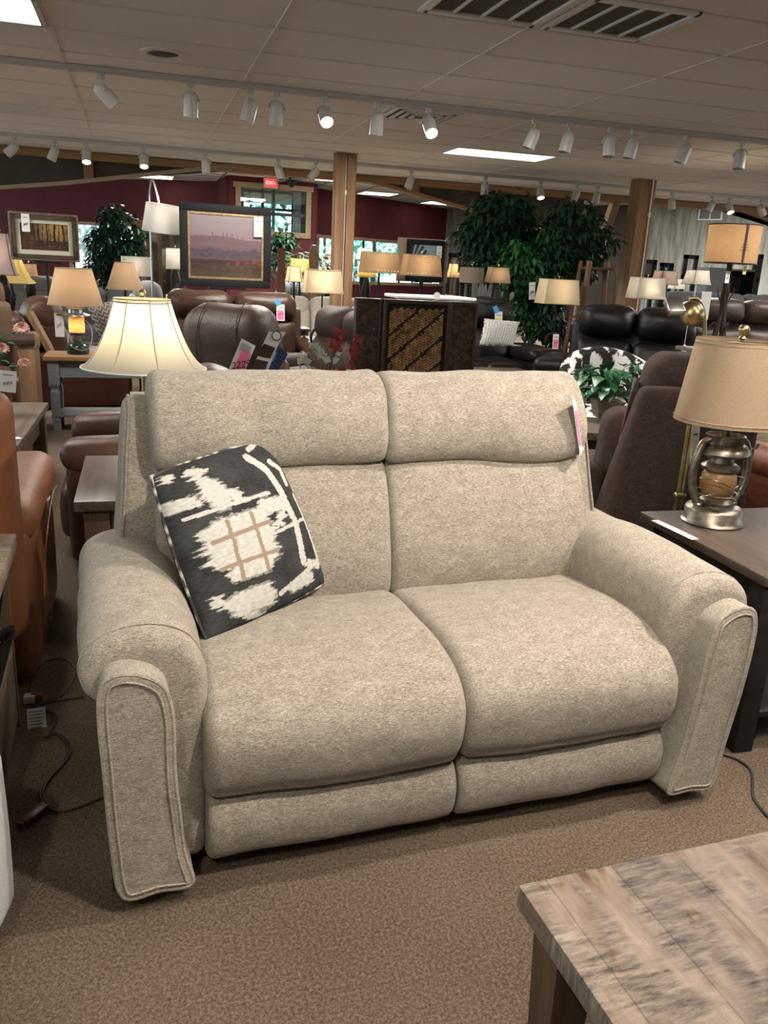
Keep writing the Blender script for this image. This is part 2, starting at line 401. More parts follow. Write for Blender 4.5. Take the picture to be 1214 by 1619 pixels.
# ------------------------------------------------------------------ the room
CZ, FZ = 2.68, 3.3
def carpet_mat():
    m, nt, b = _mat('carpet'); v = _coords(nt)
    n1 = _noise(nt, v, 420, 3, .8); n2 = _noise(nt, v, 130, 4, .7); n3 = _noise(nt, v, 1.3, 3, .5)
    a = nt.nodes.new('ShaderNodeMath'); a.operation = 'ADD'; nt.links.new(n1, a.inputs[0]); nt.links.new(n2, a.inputs[1])
    c = nt.nodes.new('ShaderNodeMath'); c.operation = 'MULTIPLY_ADD'; c.inputs[1].default_value = .35
    nt.links.new(n3, c.inputs[0]); nt.links.new(a.outputs[0], c.inputs[2])
    col = _ramp(nt, c.outputs[0], [(.1, (.070, .050, .034)), (.5, (.165, .123, .088)), (.9, (.32, .25, .185))])
    # ramp positions are 0..1: rescale first
    d = nt.nodes.new('ShaderNodeMapRange'); d.inputs['From Min'].default_value = .85; d.inputs['From Max'].default_value = 1.5
    nt.links.new(c.outputs[0], d.inputs['Value'])
    r = [n for n in nt.nodes if n.type == 'VALTORGB'][0]; nt.links.new(d.outputs[0], r.inputs['Fac'])
    e = r.color_ramp.elements; e[0].position = .15; e[1].position = .47; e[2].position = .82
    nt.links.new(col, b.inputs['Base Color']); b.inputs['Roughness'].default_value = 1; b.inputs['Specular IOR Level'].default_value = .05
    _bump(nt, b, a.outputs[0], .9, .006); return m
M['carpet'] = carpet_mat()
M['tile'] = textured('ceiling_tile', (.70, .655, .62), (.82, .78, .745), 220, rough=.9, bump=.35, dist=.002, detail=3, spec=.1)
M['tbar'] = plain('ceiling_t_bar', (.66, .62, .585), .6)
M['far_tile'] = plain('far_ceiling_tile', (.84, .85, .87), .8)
M['burgundy'] = textured('burgundy_wall_paint', (.085, .012, .016), (.105, .016, .020), 4, rough=.75, bump=0)
M['olive'] = textured('brown_olive_wall_paint', (.055, .047, .036), (.068, .058, .045), 4, rough=.85, bump=0)
M['plank'] = textured('washed_grey_panelling', (.13, .12, .10), (.33, .32, .285), 1, (9, 9, 1.1), rough=.8, bump=.2, lo=.3, hi=.68)
M['wall_pale'] = plain('pale_wall_paint', (.42, .39, .35), .8)
M['trimwood'] = wood('pine_window_trim', (.25, .16, .085), (.38, .27, .16), 'x')
M['dark_mullion'] = plain('dark_window_mullion', (.02, .025, .035), .4)
M['vent_dark'] = plain('vent_filter_grey', (.085, .078, .068), .9)
M['grass'] = plain('outdoor_ground', (.12, .22, .10), 1)
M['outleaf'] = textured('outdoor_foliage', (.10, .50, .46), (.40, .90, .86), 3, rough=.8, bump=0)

struct('floor', MB().box((4.5, 12.5, -.05), (25, 37, .1)), 'carpet', 'brown flecked carpet under all the furniture')
struct('ceiling', MB().box((4.5, 4.15, CZ+.05), (25, 16.3, .1)), 'tile', 'suspended ceiling of speckled white tiles above the sofas')
tb = MB()
for k in range(-4, 12): tb.box((-.44+1.22*k, 4.1, CZ-.001), (.020, 16.2, .010))
for k in range(-13, 12): tb.box((4.5, 5.12+.61*k+.001, CZ-.0015), (25, .024, .008))
tag(struct('trim_1', tb, 'tbar', 'thin white metal grid holding the ceiling tiles'), None, 'ceiling grid')
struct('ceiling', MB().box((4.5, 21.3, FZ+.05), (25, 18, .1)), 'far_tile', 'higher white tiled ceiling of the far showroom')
tb = MB()
for k in range(-6, 14): tb.box((-.44+1.22*k, 21.3, FZ-.001), (.03, 18, .008))
for k in range(30): tb.box((4.5, 12.4+.61*k, FZ-.0015), (25, .03, .008))
tag(struct('trim_2', tb, 'vent_dark', 'grid lines of the far showroom ceiling'), None, 'ceiling grid')
# beam and gabled headers at the end of the near ceiling
HY = 12.3
struct('trim_3', MB().box((4.5, HY, 2.625), (25, .14, .10), bev=.01), 'timber_x', 'long honey wood beam along the end of the near ceiling', cat='beam')
struct('wall_divider', MB().box((4.5, HY+.02, 3.0), (25, .1, .64)), 'olive', 'strip of brown wall above the long wood beam')
def header(pxs, zt, name, label):
    pts = [P(x, y, HY) for x, y in pxs]
    poly = pts+[Vector((pts[-1].x, HY, zt)), Vector((pts[0].x, HY, zt))]
    struct(name, MB().poly(poly, (0, .08, 0)), 'olive', label)
    m = MB()
    for a, b in zip(pts[:-1], pts[1:]):
        m.bar(a+Vector((0, -.03, 0)), b+Vector((0, -.03, 0)), .10, .045)
    return m
m = header([(-160, 303), (0, 297), (100, 290), (170, 283), (290, 270), (372, 263)], 2.6, 'wall_gable_left', 'brown sloping gable panel hanging under the wood beam, left')
struct('trim_4', m, 'kraft', 'tan edging along the left brown gable panel', cat='trim')
m = header([(562, 281), (650, 305), (747, 333), (905, 380)], 2.6, 'wall_gable_middle', 'brown sloping gable panel hanging under the wood beam, middle')
struct('trim_5', m, 'timber_x', 'wood edging along the middle brown gable panel', cat='trim')
m = header([(1135, 321), (1161, 330), (1214, 349), (1420, 420)], 2.6, 'wall_gable_right', 'brown sloping gable panel hanging under the wood beam, right')
struct('trim_6', m, 'timber_x', 'wood edging along the right brown gable panel', cat='trim')
for k, (x, y0, y1, mt) in enumerate([(139, 250, 288, 'timber'), (298, 262, 270, 'timber'), (657, 286, 306, 'timber'), (770, 296, 338, 'timber')]):
    a, b = P(x, y0, HY-.05), P(x, y1, HY-.05)
    struct('trim_%d' % (7+k), MB().bar(a, (a.x, a.y, b.z), .12, .05), mt, 'short upright wood batten on a brown gable panel', cat='batten')
a, b = P(973, 318, HY), P(950, 385, HY); 
struct('trim_11', MB().bar(a, b, .15, .12, bev=.01).bar(b, P(958, 425, HY), .12, .1), 'timber', 'slanting wood brace beside the tall leafy trees', cat='brace')
a = P(905, 380, HY+.05); struct('wall_pier', MB().box((a.x, a.y, 1.3), (.2, .1, 2.6)), 'olive', 'narrow brown wall pier behind the right leafy tree')
# posts
def wpost(px, py, w, name, label, gap=None):
    p = G(px, py, CZ); o = MB()
    if gap: o.box((p.x-w*.28, p.y, CZ/2), (w*.44, w*.8, CZ), bev=.008); o.box((p.x+w*.28, p.y, CZ/2), (w*.44, w*.8, CZ), bev=.008)
    else: o.box((p.x, p.y, CZ/2), (w, w, CZ), bev=.012)
    t = thing(name, label, 'post', (0, 0, 0)); t['kind'] = 'structure'; o.build('post_timber', 'timber', t, smooth=False)
    q = MB().tube([(p.x+(0 if gap else w*.25), p.y-(.06 if gap else w/2+.012), z) for z in (0, .7, 1.4, 2.1, CZ)], .009); q.box((p.x+(0 if gap else w*.25), p.y-(.06 if gap else w/2+.014), 2.25), (.03, .03, .05))
    q.build('conduit', 'white', t); return p
p1 = wpost(546, 243, .24, 'trim_12', 'double timber post with a white conduit between its two halves', True)
p2 = wpost(1018, 284, .24, 'trim_13', 'square timber post with a pale conduit, beside the wooden shelf unit')
# far walls
def wallpts(p0, p1, x, y):
    d = _ray(x, y); n = Vector((p1[1]-p0[1], p0[0]-p1[0], 0)); t = (Vector((p0[0], p0[1], 0))-C0).dot(n)/d.dot(n); q = C0+d*t
    e = Vector((p1[0]-p0[0], p1[1]-p0[1], 0)); return (q-Vector((p0[0], p0[1], 0))).dot(e)/e.length, q.z
def wallseg(p0, p1, mat, name, label, holes=(), zt=FZ, th=.12):
    e = Vector((p1[0]-p0[0], p1[1]-p0[1], 0)); L = e.length; e.normalize(); ang = math.atan2(e.y, e.x); m = MB()
    def bx(s0, s1, z0, z1):
        if s1-s0 < .01 or z1-z0 < .01: return
        c = Vector((p0[0], p0[1], 0))+e*(s0+s1)/2; m.box((c.x, c.y, (z0+z1)/2), (s1-s0, th, z1-z0), rz=ang)
    s = 0
    for h in sorted(holes):
        bx(s, h[0], 0, zt); bx(h[0], h[1], 0, h[2]); bx(h[0], h[1], h[3], zt); s = h[1]
    bx(s, L, 0, zt); struct(name, m, mat, label); return e, ang
wcount = [0]
def window(p0, p1, h, label, vm=(), hm=(), trim='trimwood', tw=.12, mull=.05):
    wcount[0] += 1
    e = Vector((p1[0]-p0[0], p1[1]-p0[1], 0)).normalized(); ang = math.atan2(e.y, e.x)
    o = thing('window_%d' % wcount[0], label, 'window', (p0[0], p0[1], 0), ang); o['kind'] = 'structure'
    s0, s1, z0, z1 = h
    f = MB(); zc = (z0+z1)/2; w = s1-s0
    f.box(((s0+s1)/2, -.08, z1+tw/2), (w+2*tw+.1, .06, tw)); f.box(((s0+s1)/2, -.08, z0-tw/2), (w+2*tw, .06, tw))
    f.box((s0-tw/2, -.08, zc), (tw, .05, z1-z0)); f.box((s1+tw/2, -.08, zc), (tw, .05, z1-z0)); f.build('window_frame', trim, o, smooth=False)
    g = MB()
    for v in vm: g.box((s0+w*v, -.02, zc), (mull, .05, z1-z0))
    for q in hm: g.box(((s0+s1)/2, -.02, z0+(z1-z0)*q), (w, .05, mull))
    if vm or hm: g.build('mullion', 'dark_mullion', o, smooth=False)
    MB().box(((s0+s1)/2, .01, zc), (w, .01, z1-z0)).build('pane', 'pane', o, smooth=False); return o
WA, WB, WC, WD, WE, WF, WG = (-9, 30.3), (-2.2, 25.74), (2.06, 22.94), (2.12, 21.1), (4.18, 21.05), (4.2, 22.55), (9.58, 26.6)
wallseg(WA, WB, 'burgundy', 'wall_back_left', 'burgundy far wall at the left end')
h1 = (wallpts(WB, WC, 118, 430)[0], wallpts(WB, WC, 222, 430)[0], wallpts(WB, WC, 170, 432)[1], wallpts(WB, WC, 170, 357)[1])
wallseg(WB, WC, 'burgundy', 'wall_back', 'burgundy far wall behind the leafy tree and arc lamp', [h1])
window(WB, WC, h1, 'wide bright window in the burgundy wall behind the leafy tree', (.5,), (), tw=.08)
wallseg(WC, WD, 'burgundy', 'wall_entry_left', 'burgundy return wall left of the entry window')
h2 = (wallpts(WD, WE, 380, 330)[0], wallpts(WD, WE, 483, 330)[0], wallpts(WD, WE, 431, 366)[1], wallpts(WD, WE, 431, 300)[1])
wallseg(WD, WE, 'burgundy', 'wall_entry', 'burgundy entry wall with the red exit sign', [h2])
window(WD, WE, h2, 'tall pine-trimmed entry window under the exit sign', (.5,), (.42,), tw=.12, mull=.07)
wallseg(WE, WF, 'burgundy', 'wall_entry_right', 'burgundy return wall right of the entry window')
h3 = (wallpts(WF, WG, 500, 400)[0], wallpts(WF, WG, 537, 400)[0], wallpts(WF, WG, 515, 440)[1], wallpts(WF, WG, 515, 377)[1])
h4 = (wallpts(WF, WG, 553, 400)[0], wallpts(WF, WG, 700, 400)[0], wallpts(WF, WG, 600, 446)[1], wallpts(WF, WG, 600, 383)[1])
wallseg(WF, WG, 'burgundy', 'wall_back_middle', 'burgundy far wall between the two timber posts', [h3, h4])
window(WF, WG, h3, 'narrow bright window just left of the double timber post', tw=.08)
window(WF, WG, h4, 'long bright window right of the double timber post', (.12, .5), tw=.08)
WH = (13.3, 19.0); WI = (16.2, 13.2)
wallseg(WG, WH, 'plank', 'wall_back_right', 'washed grey panelled wall at the back right')
wallseg(WH, WI, 'plank', 'wall_right_far', 'washed grey panelled wall continuing right')
# inner vestibule behind entry window
f = MB(); a = P(384, 303, 23.2); b = P(486, 372, 23.2)
for x in (383, 415, 463): q = P(x, 330, 23.2); f.box((q.x, 23.2, 2.0), (.07, .06, 4.0))
for y in (304, 331, 338): q = P(430, y, 23.2); f.box((3.2, 23.2, q.z), (2.1, .06, .06))
struct('window_5', f, 'dark_mullion', 'outer dark window frame seen through the entry window', cat='window')
struct('wall_vestibule', MB().box((4.05, 22.6, 1.6), (.1, 1.3, 3.2)).box((3.25, 22.3, 3.24), (2.1, 2.0, .06)), 'greypaint', 'grey side wall of the entry vestibule')
# brown stretch of wall + small window beside the trees
e = Vector((WH[0]-WG[0], WH[1]-WG[1], 0)).normalized()
s0 = wallpts(WG, WH, 925, 400)[0]; s1 = wallpts(WG, WH, 1012, 400)[0]; ang = math.atan2(e.y, e.x)
c = Vector((WG[0], WG[1], 0))+e*(s0+s1)/2+Vector((e.y, -e.x, 0))*.08
struct('wall_brown', MB().box((c.x, c.y, FZ/2), (s1-s0, .06, FZ), rz=ang), 'olive', 'brown stretch of far wall left of the square timber post')
# closing walls beside and behind the viewer
struct('wall_left', MB().box((-8.0, 12, .35), (.1, 36, .7)).box((-8.0, 12, 2.95), (.1, 36, .7)), 'wall_pale', 'pale left side wall')
struct('wall_right', MB().box((16.9, 5, .35), (.1, 18, .7)).box((16.9, 5, 2.95), (.1, 18, .7)), 'wall_pale', 'pale right side wall')
struct('wall_front', MB().box((4.5, -4.0, 1.35), (25, .1, 2.7)), 'wall_pale', 'shopfront wall behind the viewer')
struct('ground', MB().box((8, 45, -.06), (70, 30, .1)), 'grass', 'outdoor ground beyond the far windows')

# ceiling fittings
def troffer(cx, cy, z, label, mat='troffer_lens', sx=1.16, sy=.55, group=None):
    t = thing('ceiling_light', label, 'ceiling light', (cx, cy, z), 0, group); f = MB()
    for a, b, c, d in ((0, sy/2, sx, .03), (0, -sy/2, sx, .03)): f.box((a, b, -.006), (c+.03, d, .012))
    for a in (-sx/2, sx/2): f.box((a, 0, -.006), (.03, sy, .012))
    f.build('frame', 'tbar', t, smooth=False); MB().box((0, 0, -.003), (sx-.03, sy-.03, .006)).build('lens', mat, t, smooth=False); return t
troffer(-1.05, 5.425, CZ, 'fluorescent ceiling panel in the top left corner of the photo')
troffer(3.83, 9.085, CZ, 'fluorescent ceiling panel above the timber posts, seen nearly edge on')
for x, y, l in ((243, 279, 'small bright ceiling panel above the arc lamp'), (515, 282, 'bright far ceiling panel just left of the double timber post'), (597, 306, 'bright far ceiling panel just right of the double timber post'), (695, 321, 'bright far ceiling panel above the framed picture on brown board'), (976, 313, 'bright far ceiling panel beside the slanting wood brace')):
    q = G(x, y, FZ); troffer(q.x, q.y, FZ, l, 'far_lens', .95, 1.0)
def grille(x0, x1, y0, y1, label):
    t = thing('air_vent', label, 'vent', ((x0+x1)/2, (y0+y1)/2, CZ)); w, d = x1-x0, y1-y0; f = MB()
    for s in (-1, 1): f.box((s*w/2, 0, -.008), (.05, d+.05, .014), bev=.003); f.box((0, s*d/2, -.008), (w, .05, .014), bev=.003)
    f.build('frame', 'white', t); MB().box((0, 0, -.001), (w, d, .004)).build('filter', 'vent_dark', t, smooth=False)
    for k in range(1, 4): MB().box((-w/2+w*k/4, 0, -.008), (.014, d, .010)).build('divider_bar', 'white', t, smooth=False)
grille(1.40, 2.00, 3.90, 4.42, 'square return air grille, left one of the pair at the top of the photo')
grille(2.06, 2.62, 3.90, 4.42, 'square return air grille, right one of the pair at the top of the photo')
t = thing('air_vent', 'louvred square air diffuser behind the lit track lamps', 'vent', (2.32, 7.25, CZ))
for k in range(4):
    s = .54-.13*k; f = MB()
    for q in (-1, 1): f.box((q*s/2, 0, -.012-.004*k), (.03, s, .012)); f.box((0, q*s/2, -.012-.004*k), (s, .03, .012))
    f.build('louvre', 'white', t, smooth=False)
MB().box((0, 0, -.002), (.56, .56, .004)).build('duct_opening', 'vent_dark', t, smooth=False)
t = thing('ceiling_speaker', 'round flush ceiling speaker near the top left', 'speaker', (.20, 6.07, CZ))
MB().lathe([(.145, 0), (.145, -.006), (.125, -.012), (.10, -.010), (.10, 0)], 40).build('rim', 'tbar', t); MB().lathe([(.098, -.004), (.06, -.007), (0.001, -.008)], 32).build('grille', 'vent_dark', t)
# exit sign and fan
q = P(431, 288, 20.6)
t = thing('exit_sign', 'red lit exit sign above the pine-trimmed entry window', 'exit sign', (q.x, 20.9, q.z))
MB().box((0, 0, 0), (.34, .06, .22), bev=.01).build('housing', 'tray', t); MB().box((0, -.035, 0), (.28, .01, .17)).build('face', 'exit_red', t)
text_mesh('EXIT', .115, frameM((0, -.042, 0), (1, 0, 0), (0, 0, 1)), 'lettering', 'exit_face', t)
q = P(461, 284, 17)
t = thing('ceiling_fan', 'dark ceiling fan hanging in front of the entry wall', 'fan', (q.x, q.y, 0))
MB().lathe([(.02, FZ), (.02, q.z+.1), (.10, q.z+.08), (.12, q.z), (.08, q.z-.08), (.03, q.z-.14), (.001, q.z-.15)], 16).build('motor', 'black_metal', t)
for k in range(4):
    a = R(20+90*k); MB().bar((math.cos(a)*.1, math.sin(a)*.1, q.z), (math.cos(a)*.62, math.sin(a)*.62, q.z-.01), .12, .012).build('blade', 'greywood', t)
# tracks
def tracklamp(pos, aim, label, lit, group=None, first=[None]):
    """white can head hanging from the track; pos is the track contact"""
    t = thing('track_spotlight', label, 'track light', pos, 0)
    MB().box((0, 0, -.02), (.05, .035, .04), bev=.004).tube([(0, 0, -.035), (0, 0, -.075)], .008).build('stem', 'track_white', t)
    y = MB(); d = Vector(aim).normalized(); s = d.cross(Vector((0, 0, 1)))
    if s.length < .05: s = Vector((1, 0, 0))
    s.normalize(); piv = Vector((0, 0, -.115)); 
    y.tube([piv+s*.052, piv+s*.052+Vector((0, 0, .02)), piv+s*.03+Vector((0, 0, .045)), piv+Vector((0, 0, .048)), piv-s*.03+Vector((0, 0, .045)), piv-s*.052+Vector((0, 0, .02)), piv-s*.052], .006, 6, sm=3)
    y.sphere(piv+s*.06, .012); y.build('yoke', 'track_white', t)
    Mx = frameM(piv-d*.05, s, s.cross(d)*-1)
    if (Mx.to_3x3() @ Vector((0, 0, 1))).dot(d) < 0: Mx = frameM(piv-d*.05, -s, s.cross(d)*-1)
    MB().lathe([(.0, 0), (.025, .002), (.042, .018), (.048, .04), (.05, .06), (.052, .16), (.052, .165), (.046, .165), (.044, .11), (.0, .10)], 24, M4=Mx, caps=False).build('can', 'track_white', t)
    e = Mx @ Vector((0, 0, .14))
    if lit: MB().lathe([(.0, .15), (.03, .15), (.042, .135), (.035, .10), (.0, .10)], 18, M4=Mx, caps=False).build('bulb', 'bulb', t)
    else: MB().lathe([(.0, .12), (.03, .12), (.04, .105)], 18, M4=Mx, caps=False).build('bulb', 'white', t)
    return Vector(pos)+(Mx @ Vector((0, 0, .18))), d
TY1, TY2 = 6.72, 10.95
def trackbar(y, x0, x1, label):
    z = CZ-.018; o = MB().box(((x0+x1)/2, y, z), (x1-x0, .036, .03)).box(((x0+x1)/2, y, z-.016), (x1-x0, .012, .006)).build('light_track', 'track_white', smooth=False); tag(o, label, 'light track')
trackbar(TY1, -2.2, 7.5, 'long white light track across the near ceiling'); trackbar(TY2, -3.0, 12.0, 'second white light track, just before the wood beam')
names1 = ['tilted white spotlight at the left end of the near track', 'white spotlight with a glowing rim, second from the left on the near track', 'white spotlight pointing down, third on the near track', 'white spotlight close left of the brightest lit one on the near track', 'brightly lit spotlight on the near track, above the double timber post', 'dim spotlight between the two brightly lit ones on the near track', 'brightly lit spotlight in front of the louvred diffuser', 'white spotlight above the right end of the far fluorescent panel', 'white spotlight leaning left, right of the fluorescent panel', 'white spotlight with a lit rim right of the fluorescent panel', 'white spotlight close beside the one with the lit rim', 'white spotlight leaning left, near the right end of the near track', 'white spotlight with a glowing mouth at the right of the near track']
S1 = [(160, (1.0, .3, -.9), 0), (301, (0, .15, -1), 0), (396, (-.25, .1, -1), 0), (437, (0, .2, -1), 0), (513, (.05, -.9, -.8), 1), (597, (0, .2, -1), 0), (678, (.05, -.9, -.9), 1), (845, (-.35, .1, -1), 0), (899, (-.2, 0, -1), 0), (965, (-.05, -.1, -1), 0), (1001, (-.2, 0, -1), 0), (1085, (-.35, .1, -1), 0), (1172, (-.1, -.1, -1), 0)]
for (px, aim, lit), nm in zip(S1, names1):
    y = 113+(px-0)*.107; q = P(px, y, TY1); r, d = tracklamp((q.x, TY1, CZ-.034), aim, nm, lit)
    if lit: spot(r, r+d, 120, 80)
S2 = [(22, (-.8, .2, -.7), 0), (86, (-.45, .1, -1), 0), (136, (0, -.5, -1), 1), (227, (0, -.5, -1), 1), (325, (.05, .1, -1), 0), (440, (.35, 0, -1), 0), (499, (-.6, 0, -.8), 0), (650, (-.35, 0, -1), 0), (767, (0, 0, -1), 0), (854, (0, -.5, -1), 1), (912, (-.5, 0, -1), 0), (944, (-.1, 0, -1), 0), (1062, (.2, 0, -1), 0), (1126, (-.5, 0, -1), 0), (1153, (0, -.6, -1), 1), (1203, (.6, 0, -.8), 0)]
names2 = ['spotlight swung left at the left end of the far track', 'white spotlight above the framed forest picture on the far track', 'lit spotlight over the framed forest picture', 'lit spotlight above the arc floor lamp', 'white unlit spotlight above the dark-framed landscape picture', 'white spotlight tilted right beside the ceiling fan', 'white spotlight tilted left next to the double timber post', 'white spotlight right of the double timber post on the far track', 'white spotlight above the left leafy tree', 'lit spotlight between the two leafy trees', 'white spotlight tilted left above the right leafy tree', 'white spotlight hanging straight over the right leafy tree', 'white spotlight just right of the square timber post', 'white spotlight tilted left above the pine-tree lamp', 'lit spotlight above the pine-tree lamp', 'white spotlight swung right at the right end of the far track']
for (px, aim, lit), nm in zip(S2, names2):
    y = 222+px*.087; q = P(px, y, TY2); r, d = tracklamp((q.x, TY2, CZ-.034), aim, nm, lit)
    if lit: spot(r, r+d, 50, 80)

# ------------------------------------------------------------------ shared furniture builders
def card(par, o, x, y, w, h, sticker='pink', part='price_tag', txt=None, label=None, top=None):
    """hanging card; o = centre, x right, y up, facing x cross y"""
    Mx = frameM(o, x, y)
    b = MB(); b.box((0, 0, 0), (1, 1, 1), M4=Mx @ Matrix.Diagonal((w, h, .0016, 1))); c = b.build(part, 'paper', par, smooth=False)
    if label: c['label'] = label
    if sticker:
        s = MB(); s.box((0, 0, 0), (1, 1, 1), M4=Mx @ Matrix.Translation((0, -h*.14, .0013)) @ Matrix.Diagonal((w*.78, h*.55, .001, 1))); s.build('sticker', sticker, c, smooth=False)
    if top:
        s = MB(); s.box((0, 0, 0), (1, 1, 1), M4=Mx @ Matrix.Translation((-w*.35, h*.6, .001)) @ Matrix.Rotation(.5, 4, 'Z') @ Matrix.Diagonal((w*.6, h*.4, .001, 1))); s.build('coloured_slip', top, c, smooth=False)
    l = MB()
    if txt:
        text_mesh(txt, h*.24, Mx @ Matrix.Translation((0, -h*.14, .0022)), 'handwriting', 'ink', c, .0003, .3)
    else:
        l.box((0, 0, 0), (1, 1, 1), M4=Mx @ Matrix.Translation((0, h*.30, .0013)) @ Matrix.Diagonal((w*.6, h*.03, .0006, 1))); l.build('printed_line', 'ink', c, smooth=False)
        MB().tube([Mx @ Vector((w*(-.26+.065*k), -h*.12+h*(.07 if k % 2 else -.07)+h*.012*k, .0022)) for k in range(9)], w*.022, 4).build('handwriting', 'ink', c)
    return c
def table(name, label, cat, loc, rz, w, d, h, top='espresso', legm=None, leg=.06, th=.035, apron=.08, shelf=None, inset=.02, over=0, group=None, taper=False):
    t = thing(name, label, cat, loc, rz, group); legm = legm or top
    MB().box((0, 0, h-th/2), (w, d, th), bev=.004).build('tabletop', top, t)
    for sx in (-1, 1):
        for sy in (-1, 1):
            x, y = sx*(w/2-inset-leg/2), sy*(d/2-inset-leg/2)
            if taper:
                m = MB(); m.lathe([(leg*.36, 0), (leg*.42, (h-th)*.55), (leg*.30, (h-th)*.60), (leg*.5, (h-th)*.66), (leg*.5, h-th)], 4, M4=Matrix.Translation((x, y, 0)) @ Matrix.Rotation(PI/4, 4, 'Z') @ Matrix.Diagonal((1.41, 1.41, 1, 1)))
                m.build('leg', legm, t, smooth=False)
            else: MB().box((x, y, (h-th)/2), (leg, leg, h-th), bev=.003).build('leg', legm, t)
    if apron:
        m = MB(); a = inset+leg/2
        for s in (-1, 1): m.box((0, s*(d/2-a), h-th-apron/2), (w-2*inset-2*leg, .022, apron)); m.box((s*(w/2-a), 0, h-th-apron/2), (.022, d-2*inset-2*leg, apron))
        m.build('apron', legm, t, smooth=False)
    if shelf: MB().box((0, 0, shelf), (w-2*inset-.01, d-2*inset-.01, .022), bev=.003).build('shelf', legm, t)
    return t
def recliner(name, label, cat, loc, rz, mat, W, ns=1, D=.95, H=1.04, aw=.20, ah=.60, n=8, tilt=.22, puff=.035, group=None, head=True, seed=0, foot=True, round_arm=True, piping=False, ob=True):
    """reclining seat; front is -y, local origin on the floor at its centre"""
    t = thing(name, label, cat, loc, rz, group)
    MB().pad((0, .04, .22), (W-2*aw+.06, D-.16, .34), .04, n=6).box((0, .02, .03), (W-.2, D-.25, .06)).build('base', mat, t)
    iw = (W-2*aw)/ns
    for i in range(ns):
        x = -W/2+aw+iw*(i+.5)
        MB().pad((x, -.08, .40), (iw-.006, D-.30, .20), .07, (0, .015, puff), n=n, jit=.012, seed=seed+i).build('seat_cushion', mat, t)
        if foot: MB().pad((x, -D/2+.05, .21), (iw-.01, .12, .26), .045, (0, .02, 0), n=n, jit=.008, seed=seed+3*i).build('footrest', mat, t)
        Mb = Matrix.Translation((x, D/2-.29, .62)) @ Matrix.Rotation(-tilt, 4, 'X')
        MB().pad((0, 0, 0), (iw-.006, .22, .44), .08, (0, puff, .0), n=n, M4=Mb, jit=.015, seed=seed+i+7).build('backrest', mat, t)
        Mh = Matrix.Translation((x, D/2-.21, H-.15)) @ Matrix.Rotation(-tilt*.8, 4, 'X')
        if head: MB().pad((0, 0, 0), (iw-.004, .27, .31), .11, (0, puff*1.1, .01), n=n, M4=Mh, jit=.018, seed=seed+i+11).build('headrest', mat, t)
    Mo = Matrix.Translation((0, D/2-.10, H*.46)) @ Matrix.Rotation(-tilt*.75, 4, 'X')
    if ob: MB().pad((0, 0, 0), (W-2*aw+.16, .10, H*.82), .045, (0, .015, 0), n=n, M4=Mo).build('outer_back', mat, t)
    for s in (-1, 1):
        m = MB(); x = s*(W/2-aw/2)
        m.pad((x, -.03, ah*.46), (aw*.86, D-.14, ah*.86), .045, (.01, .01, 0), n=n)
        if round_arm: m.pad((x, -.05, ah-.07), (aw*1.1, D-.14, .16), .075, (.0, .01, .012), n=n, jit=.01, seed=seed+s)
        m.build('armrest', mat, t)
        if piping: MB().tube([(x-s*aw*.5, -D/2+.04, ah*.2), (x-s*aw*.5, -D/2+.03, ah-.1), (x-s*aw*.3, -D/2+.0, ah-.02), (x+s*aw*.3, -D/2+.0, ah-.02), (x+s*aw*.5, -D/2+.03, ah-.1)], .004, 6, sm=4).build('piping', mat, t)
    return t
def base_prof(kind, h):
    if kind == 'urn': return [(.07, 0), (.075, .012), (.05, .03), (.025, .06), (.03, .08), (.06, .14*h/.3), (.075, .19*h/.3), (.05, .25*h/.3), (.022, .28*h/.3), (.012, .30*h/.3), (.010, h)]
    if kind == 'turned': return [(.06, 0), (.065, .02), (.03, .04), (.05, .07), (.02, .10), (.018, .15), (.038, .18), (.045, .21), (.016, .24), (.012, h)]
    if kind == 'jug': return [(.06, 0), (.085, .03), (.10, .10), (.09, .17), (.045, .22), (.02, .24), (.012, h)]
    return [(.075, 0), (.078, .012), (.015, .02), (.012, .03), (.010, h)]
